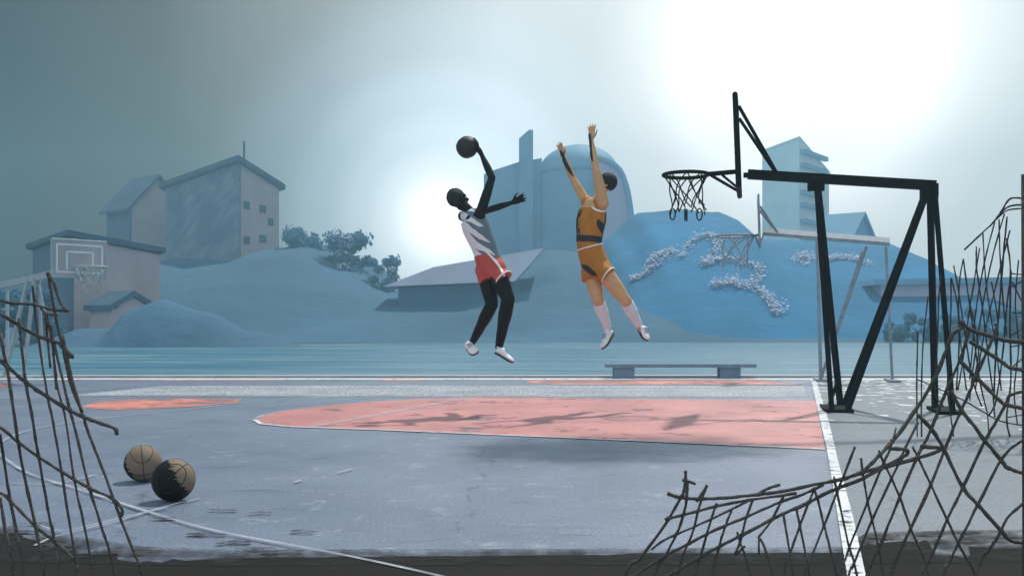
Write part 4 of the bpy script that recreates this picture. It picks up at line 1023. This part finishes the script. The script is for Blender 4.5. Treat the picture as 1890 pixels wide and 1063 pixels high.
M_org, *_ = cloth('orange_kit_cloth', (.44, .17, .015))
M_gj, *_ = cloth('grey_jersey_cloth', (.125, .19, .235))

def band(stations_ring, name, mat, root, r=.008):
    c, a, b_ = stations_ring
    return MB().tube([c + a * math.cos(2*math.pi*k/28) + b_ * math.sin(2*math.pi*k/28) for k in range(28)], r, 6, close=True).build(name, mat, root, smooth=True)
def strap_curve(pts, name, mat, root, r=.007):
    return MB().tube(spline(pts, 1, 6)[0], r, 6).build(name, mat, root, smooth=True)

def ribbon_on(obj, root, name, mat, pts, wpx, lift=.004, n=14, sub=6):
    """strip of trim, drawn outline or ink shade laid on the surface of obj; its run and width were measured in the photo"""
    bpy.context.view_layer.update()
    pl, wl = spline([V((x, y, 0)) for x, y in pts], wpx, sub); off = parent_loc(obj.parent)
    cam_p = V((0, 0, CAM_H)); rows = []
    for i, p in enumerate(pl):
        t = (pl[min(i+1, len(pl)-1)] - pl[max(i-1, 0)]).normalized(); nn = V((-t.y, t.x, 0)); row = []
        for k in range(5):
            q = p + nn * wl[i] * (k / 4 - .5); d = (P(q.x, q.y, 10) - cam_p).normalized()
            ok, loc, nr, _ = obj.ray_cast(cam_p - off, d)
            if ok: row.append(loc + off + (nr if nr.dot(d) < 0 else -nr) * lift)
            else:
                ok, loc, nr, _ = obj.closest_point_on_mesh(P(q.x, q.y, 12.4) - off); row.append(loc + off + nr * lift)
        rows.append(row)
    m = MB(); m.add([p for r in rows for p in r], [(i*5+k, i*5+k+1, (i+1)*5+k+1, (i+1)*5+k) for i in range(len(rows)-1) for k in range(4)])
    o = m.build(name, mat, root, smooth=True)
    md = o.modifiers.new('t', 'SOLIDIFY'); md.thickness = .004; md.offset = 0
    return o
def ring_on(obj, root, name, mat, c, axis, lat, r=.008, n=40):
    """trim running right round a tube of cloth"""
    bpy.context.view_layer.update(); off = parent_loc(obj.parent)
    t = axis.normalized(); a = orth(t, lat); b_ = t.cross(a); pts = []
    for k in range(n):
        d = a * math.cos(2*math.pi*k/n) + b_ * math.sin(2*math.pi*k/n)
        ok, loc, nr, _ = obj.ray_cast(c + d * .5 - off, -d)
        pts.append(loc + off if ok and (loc + off - c).length < .3 else c + d * .11)
    return MB().tube(pts, r, 6, close=True).build(name, mat, root, smooth=True)

# ---- shooter
Y1 = 12.4
def J(x, y, d=0.0): return P(x, y, Y1 + d)
root1 = thing('person', 'person in grey jersey and red shorts leaping with one arm up holding a ball', 'person', G(892, 762))
F1 = V((.8, .6, 0)); R1 = V((.6, -.8, 0)); UP = V((0, 0, 1))
pel, wai, che, upc, nek, hd = J(905, 492), J(894, 458), J(879, 420), J(872, 400), J(863, 386), J(846, 370)
shR, shL = J(886, 396, -.15), J(855, 399, .15)
st1 = [(pel - V((0, 0, .05)), .13, .11), (pel, .165, .128), (wai, .145, .108), (che, .178, .128), (upc, .165, .105), (J(867, 391), .10, .08)]
b = MB(); torso(b, st1, R1)
b.limb([upc, shR], [.085, .068]); b.limb([upc, shL], [.085, .068]); b.limb([J(868, 394), nek, hd - (hd - nek) * .2], [.075, .060, .056])
elR, wrR = J(908, 328, -.14), J(889, 286, -.04); ballc = J(862, 272, 0.0)
b.limb([shR, shR.lerp(elR, .45), elR], [.066, .060, .045]); b.limb([elR, elR.lerp(wrR, .35), wrR], [.045, .046, .029])
elL, wrL = J(904, 387, .26), J(946, 374, .18)
b.limb([shL, shL.lerp(elL, .5), elL], [.062, .054, .042]); b.limb([elL, elL.lerp(wrL, .35), wrL], [.042, .043, .027])
hand(b, wrL, J(978, 360, .14) - wrL, V((-.1, -1, -.5)), V((-.3, -.4, 1)), 1.12, .18, .45)
# hand on the ball
br_ = .132; pd = (V((.93, -.22, -.25))).normalized(); pc = ballc + pd * (br_ + .018)
b.limb([wrR, pc + pd * .004], [.029, .034]); b.ball(pc, .036)
t1 = orth(pd, V((-.3, .15, 1))); t2 = pd.cross(t1)
for k, ang in enumerate((-.75, -.25, .2, .65, 1.9)):
    h_d = t1 * math.cos(ang) + t2 * math.sin(ang); pts = []; ln = (.80, 1.0, 1.02, .88, .60)[k]
    for j in range(6):
        th_ = .16 + ln * j / 5 * 1.0; pts.append(ballc + (pd * math.cos(th_) + h_d * math.sin(th_)) * (br_ + .009))
    b.tube(pts, [.014, .012, .0115, .0105, .0095, .008], 8); b.ball(pts[-1], .008, nu=8, nv=6)
HF1 = V((.82, .42, .28)).normalized(); hr_, hu_ = head(b, hd, HF1, V((-.35, 0, 1)), 1.14)
hipR, hipL = J(914, 497, -.09), J(896, 499, .09)
knR, anR = J(938, 551, -.20), J(921, 640, -.04); knL, anL = J(908, 562, -.02), J(874, 628, .22)
b.limb([hipR, hipR.lerp(knR, .45), knR], [.112, .108, .082]); b.limb([knR, knR.lerp(anR, .3), knR.lerp(anR, .65), anR], [.082, .085, .066, .049])
b.limb([hipL, hipL.lerp(knL, .45), knL], [.107, .102, .078]); b.limb([knL, knL.lerp(anL, .3), knL.lerp(anL, .65), anL], [.078, .080, .062, .046])
heR, toR = J(914, 650, -.10), J(947, 669, -.16); heL, toL = J(864, 639, .24), J(879, 653, .05)
b.limb([anR, heR.lerp(toR, .3) + V((0, 0, .03))], [.040, .036]); b.limb([anL, heL.lerp(toL, .3) + V((0, 0, .03))], [.037, .034])
b.build('body', M_skin1, root1, remesh=.0095, sm_iter=3)
eyes(root1, hd, HF1, V((-.35, 0, 1)), M_eyew, M_iris, 1.14); hair(root1, hd, HF1, V((-.35, 0, 1)), M_hair, 1.2)
# jersey: grey with white brush marks on the back
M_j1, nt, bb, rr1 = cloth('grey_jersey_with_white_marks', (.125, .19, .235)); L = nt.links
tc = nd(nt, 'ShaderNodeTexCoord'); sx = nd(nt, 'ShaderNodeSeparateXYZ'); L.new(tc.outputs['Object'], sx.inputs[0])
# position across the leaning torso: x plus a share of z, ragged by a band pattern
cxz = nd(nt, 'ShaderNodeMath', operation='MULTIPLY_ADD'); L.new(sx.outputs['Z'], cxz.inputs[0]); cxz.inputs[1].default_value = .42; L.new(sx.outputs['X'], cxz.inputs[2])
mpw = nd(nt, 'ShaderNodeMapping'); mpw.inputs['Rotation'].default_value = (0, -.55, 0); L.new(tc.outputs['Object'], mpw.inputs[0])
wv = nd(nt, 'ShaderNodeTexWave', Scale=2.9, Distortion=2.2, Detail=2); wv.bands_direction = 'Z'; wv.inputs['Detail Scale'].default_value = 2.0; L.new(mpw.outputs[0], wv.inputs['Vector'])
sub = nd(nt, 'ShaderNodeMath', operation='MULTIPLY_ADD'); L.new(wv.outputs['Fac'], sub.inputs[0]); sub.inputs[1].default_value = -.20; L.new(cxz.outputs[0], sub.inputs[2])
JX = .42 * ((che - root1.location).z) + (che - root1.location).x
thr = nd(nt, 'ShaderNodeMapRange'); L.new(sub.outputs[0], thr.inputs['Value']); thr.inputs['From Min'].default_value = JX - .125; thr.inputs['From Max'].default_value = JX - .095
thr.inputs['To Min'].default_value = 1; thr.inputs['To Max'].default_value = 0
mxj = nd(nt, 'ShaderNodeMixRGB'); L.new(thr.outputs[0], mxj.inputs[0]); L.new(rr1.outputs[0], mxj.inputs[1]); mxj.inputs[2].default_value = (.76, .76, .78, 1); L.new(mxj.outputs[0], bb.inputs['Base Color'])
j = MB(); torso(j, [(J(903, 485), .16, .125), (wai, .152, .115), (che, .182, .133), (J(874, 404), .176, .12)], R1, .022)
j.limb([J(868, 399), shR.lerp(shL, .2)], [.090, .080]); j.limb([J(868, 399), shL.lerp(shR, .2)], [.090, .080])
j.build('jersey', M_j1, root1, remesh=.010, sm_iter=5)
# shorts
s_ = MB(); sst = torso(s_, [(J(894, 461), .150, .115), (J(899, 475), .17, .135), (J(907, 496), .182, .15), (J(911, 508), .15, .12)], R1, .008)
hemR, hemL = J(931, 515, -.14), J(903, 520, .03)
s_.rings([(hipR, R1 * .13, F1 * .135), (hemR, orth((hemR - hipR).normalized(), R1) * .138, orth((hemR - hipR).normalized(), F1) * .142)], 20)
s_.rings([(hipL, R1 * .12, F1 * .13), (hemL, orth((hemL - hipL).normalized(), R1) * .128, orth((hemL - hipL).normalized(), F1) * .132)], 20)
s_.ball(hipR, .138); s_.ball(hipL, .128)
sho1 = s_.build('shorts', M_red_s, root1, remesh=.010, sm_iter=4)
tR = (hemR - hipR).normalized()
ring_on(sho1, root1, 'hem_trim', M_wtrim, hemR - tR * .012, tR, R1, .0095)
ribbon_on(sho1, root1, 'side_stripe', M_wtrim, [(896, 462), (906, 473), (918, 487), (926, 500), (931, 511)], 4.0)
shoe(root1, anR, heR, toR, UP, M_shoe, M_sole, 0.060); shoe(root1, anL, heL, toL, V((-.5, -.1, .8)), M_shoe, M_sole, .058)
basketball(ballc, br_, M_ballk, M_seam, 'dark basketball held high in the raised hand of the player in grey', V((.2, .6, .8)))

# ---- defender
Y2 = 12.5
def K(x, y, d=0.0): return P(x, y, Y2 + d)
root2 = thing('person', 'person in orange kit and white socks leaping with both arms up to block', 'person', G(1160, 763))
F2 = V((-.75, -.66, 0)); L2 = V((.66, -.75, 0))
pel, wai, che, upc, nek, hd = K(1100, 494), K(1087, 450), K(1091, 406), K(1098, 380), K(1108, 362), K(1117, 341)
shL, shR = K(1113, 376, -.15), K(1081, 372, .15)
st2 = [(pel - V((-.02, 0, .06)), .13, .11), (pel, .170, .130), (wai, .150, .112), (che, .188, .138), (upc, .175, .110), (K(1102, 371), .10, .08)]
b = MB(); torso(b, st2, L2)
b.limb([upc, shR], [.085, .068]); b.limb([upc, shL], [.085, .070]); b.limb([K(1101, 372), nek, hd - (hd - nek) * .2], [.075, .058, .054])
elL, wrL = K(1101, 316, -.22), K(1091, 259, -.17); elR, wrR = K(1056, 328, .20), K(1040, 289, .15)
b.limb([shL, shL.lerp(elL, .45), elL], [.074, .068, .050]); b.limb([elL, elL.lerp(wrL, .35), wrL], [.045, .046, .029])
b.limb([shR, shR.lerp(elR, .45), elR], [.066, .056, .042]); b.limb([elR, elR.lerp(wrR, .35), wrR], [.042, .043, .028])
hand(b, wrL, K(1093, 228, -.17) - wrL, V((-1, -.6, -.1)), V((.75, -.65, 0)), 1.15, .2, .45); hand(b, wrR, K(1031, 262, .12) - wrR, V((-.8, -.6, -.3)), V((.6, -.7, 0)), 1.1, .2, .45)
HF2 = V((-.95, -.05, .28)).normalized(); HU2 = V((.25, 0, 1)); head(b, hd, HF2, HU2, 1.06)
hipL, hipR = K(1113, 500, -.09), K(1091, 500, .09)
knL, anL = K(1155, 555, -.10), K(1178, 598, .18); knR, anR = K(1104, 555, .03), K(1121, 603, .28)
for hp, kn, an in ((hipL, knL, anL), (hipR, knR, anR)):
    b.limb([hp, hp.lerp(kn, .45), kn], [.104, .100, .070]); b.limb([kn, kn.lerp(an, .3), kn.lerp(an, .65), an], [.070, .072, .054, .042])
heL, toL = K(1181, 608, .24), K(1193, 628, .10); heR, toR = K(1131, 615, .34), K(1113, 643, .16)
b.limb([anL, heL.lerp(toL, .3)], [.038, .034]); b.limb([anR, heR.lerp(toR, .3)], [.038, .034])
bod2 = b.build('body', M_skin2, root2, remesh=.0095, sm_iter=3)
eyes(root2, hd, HF2, HU2, M_eyew, M_iris, 1.06); hair(root2, hd, HF2, HU2, M_hair, 1.2, 4)
j = MB(); torso(j, [(K(1090, 463), .155, .118), (wai, .156, .118), (che, .192, .142), (K(1095, 386), .180, .122)], L2, .012)
ctr = K(1097, 380)
j.limb([ctr, shL.lerp(ctr, .22)], [.09, .078]); j.limb([ctr, shR.lerp(ctr, .22)], [.09, .078])
jer2 = j.build('jersey', M_org, root2, remesh=.010, sm_iter=5)
s_ = MB(); sst2 = torso(s_, [(K(1088, 455), .155, .12), (K(1092, 470), .17, .135), (K(1101, 497), .185, .15), (K(1104, 508), .15, .12)], L2, .010)
hemL, hemR = K(1124, 509, -.115), K(1093, 517, .06)
def tl(a, b_): return (b_ - a).normalized()
for hp, hm, rd in ((hipL, hemL, .134), (hipR, hemR, .128)):
    t = tl(hp, hm); s_.rings([(hp, orth(t, L2) * rd * .95, orth(t, F2) * rd), (hm, orth(t, L2) * rd, orth(t, F2) * rd * 1.05)], 20)
s_.ball(hipL, .128); s_.ball(hipR, .124)
sho2 = s_.build('shorts', M_org, root2, remesh=.010, sm_iter=4)
t = tl(hipL, hemL); ring_on(sho2, root2, 'hem_trim', M_wtrim, hemL - t * .012, t, L2, .0095)
i0 = sst2[1]; band((i0[0], i0[1] * 1.02, i0[2] * 1.02), 'waist_trim', M_wtrim, root2, .009)
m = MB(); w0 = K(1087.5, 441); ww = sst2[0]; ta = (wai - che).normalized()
m.rings([(w0 - ta * .03, orth(ta, L2) * .178, ta.cross(orth(ta, L2)) * .140), (w0 + ta * .045, orth(ta, L2) * .174, ta.cross(orth(ta, L2)) * .137)], 28); m.build('waistband', M_btrim_ink, root2, smooth=False)
# armhole trim and drawn side outlines; ink shadows laid on in black
ribbon_on(jer2, root2, 'armhole_trim', M_wtrim, [(1087, 373), (1091, 380), (1099, 387), (1110, 390), (1119, 389), (1123, 384)], 3.6)
ribbon_on(jer2, root2, 'side_ink_outline', M_btrim_ink, [(1120, 391), (1119, 402), (1116, 420), (1112, 438)], 4.5)  # ink outline of the figure laid on as a black strip
ribbon_on(bod2, root2, 'arm_ink_shade', M_btrim_ink, [(1089, 247), (1088, 262), (1090, 280), (1094, 298)], [3, 8, 6, 2])  # ink shading of the forearm painted on in black
ribbon_on(bod2, root2, 'arm_ink_shade', M_btrim_ink, [(1035, 278), (1041, 295), (1049, 311), (1057, 325)], [3, 6, 6, 2])
ribbon_on(jer2, root2, 'side_ink_outline', M_btrim_ink, [(1068, 386), (1066, 405), (1065, 425), (1064, 440)], 3.0)
ribbon_on(jer2, root2, 'ink_shade_patch', M_btrim_ink, [(1103, 405), (1107, 414), (1112, 424), (1115, 432)], [3, 11, 10, 3])  # ink shadow painted onto the jersey
ribbon_on(sho2, root2, 'ink_shade_patch', M_btrim_ink, [(1074, 489), (1083, 495), (1093, 503), (1103, 509)], [3, 10, 9, 2])  # ink shadow painted onto the shorts
for kn, an in ((knL, anL), (knR, anR)):
    m = MB(); a0 = kn.lerp(an, .16); pts = [a0, kn.lerp(an, .4), kn.lerp(an, .7), an]
    m.limb(pts, [.079, .079, .062, .052]); m.build('sock', M_sock, root2, remesh=.009, sm_iter=3)
shoe(root2, anL, heL, toL, V((.5, -.4, .75)), M_shoe, M_sole, .060); shoe(root2, anR, heR, toR, V((-.75, -.55, .1)), M_shoe, M_sole, .064)

# ------------------------------------------------------------------ haze
hz = MB().box((0, 96, 17.0), (190, 0, 0), (0, 112, 0), (0, 0, 18.5))
mh = bpy.data.materials.new('haze_air'); mh.use_nodes = True; nt = mh.node_tree; nt.nodes.clear()
ov = nt.nodes.new('ShaderNodeOutputMaterial'); pv = nt.nodes.new('ShaderNodeVolumePrincipled'); nt.links.new(pv.outputs[0], ov.inputs['Volume'])
pv.inputs['Color'].default_value = (.30, .51, .61, 1); pv.inputs['Density'].default_value = .0040; pv.inputs['Anisotropy'].default_value = .45
ho = hz.build('haze', mh); ho['kind'] = 'stuff'
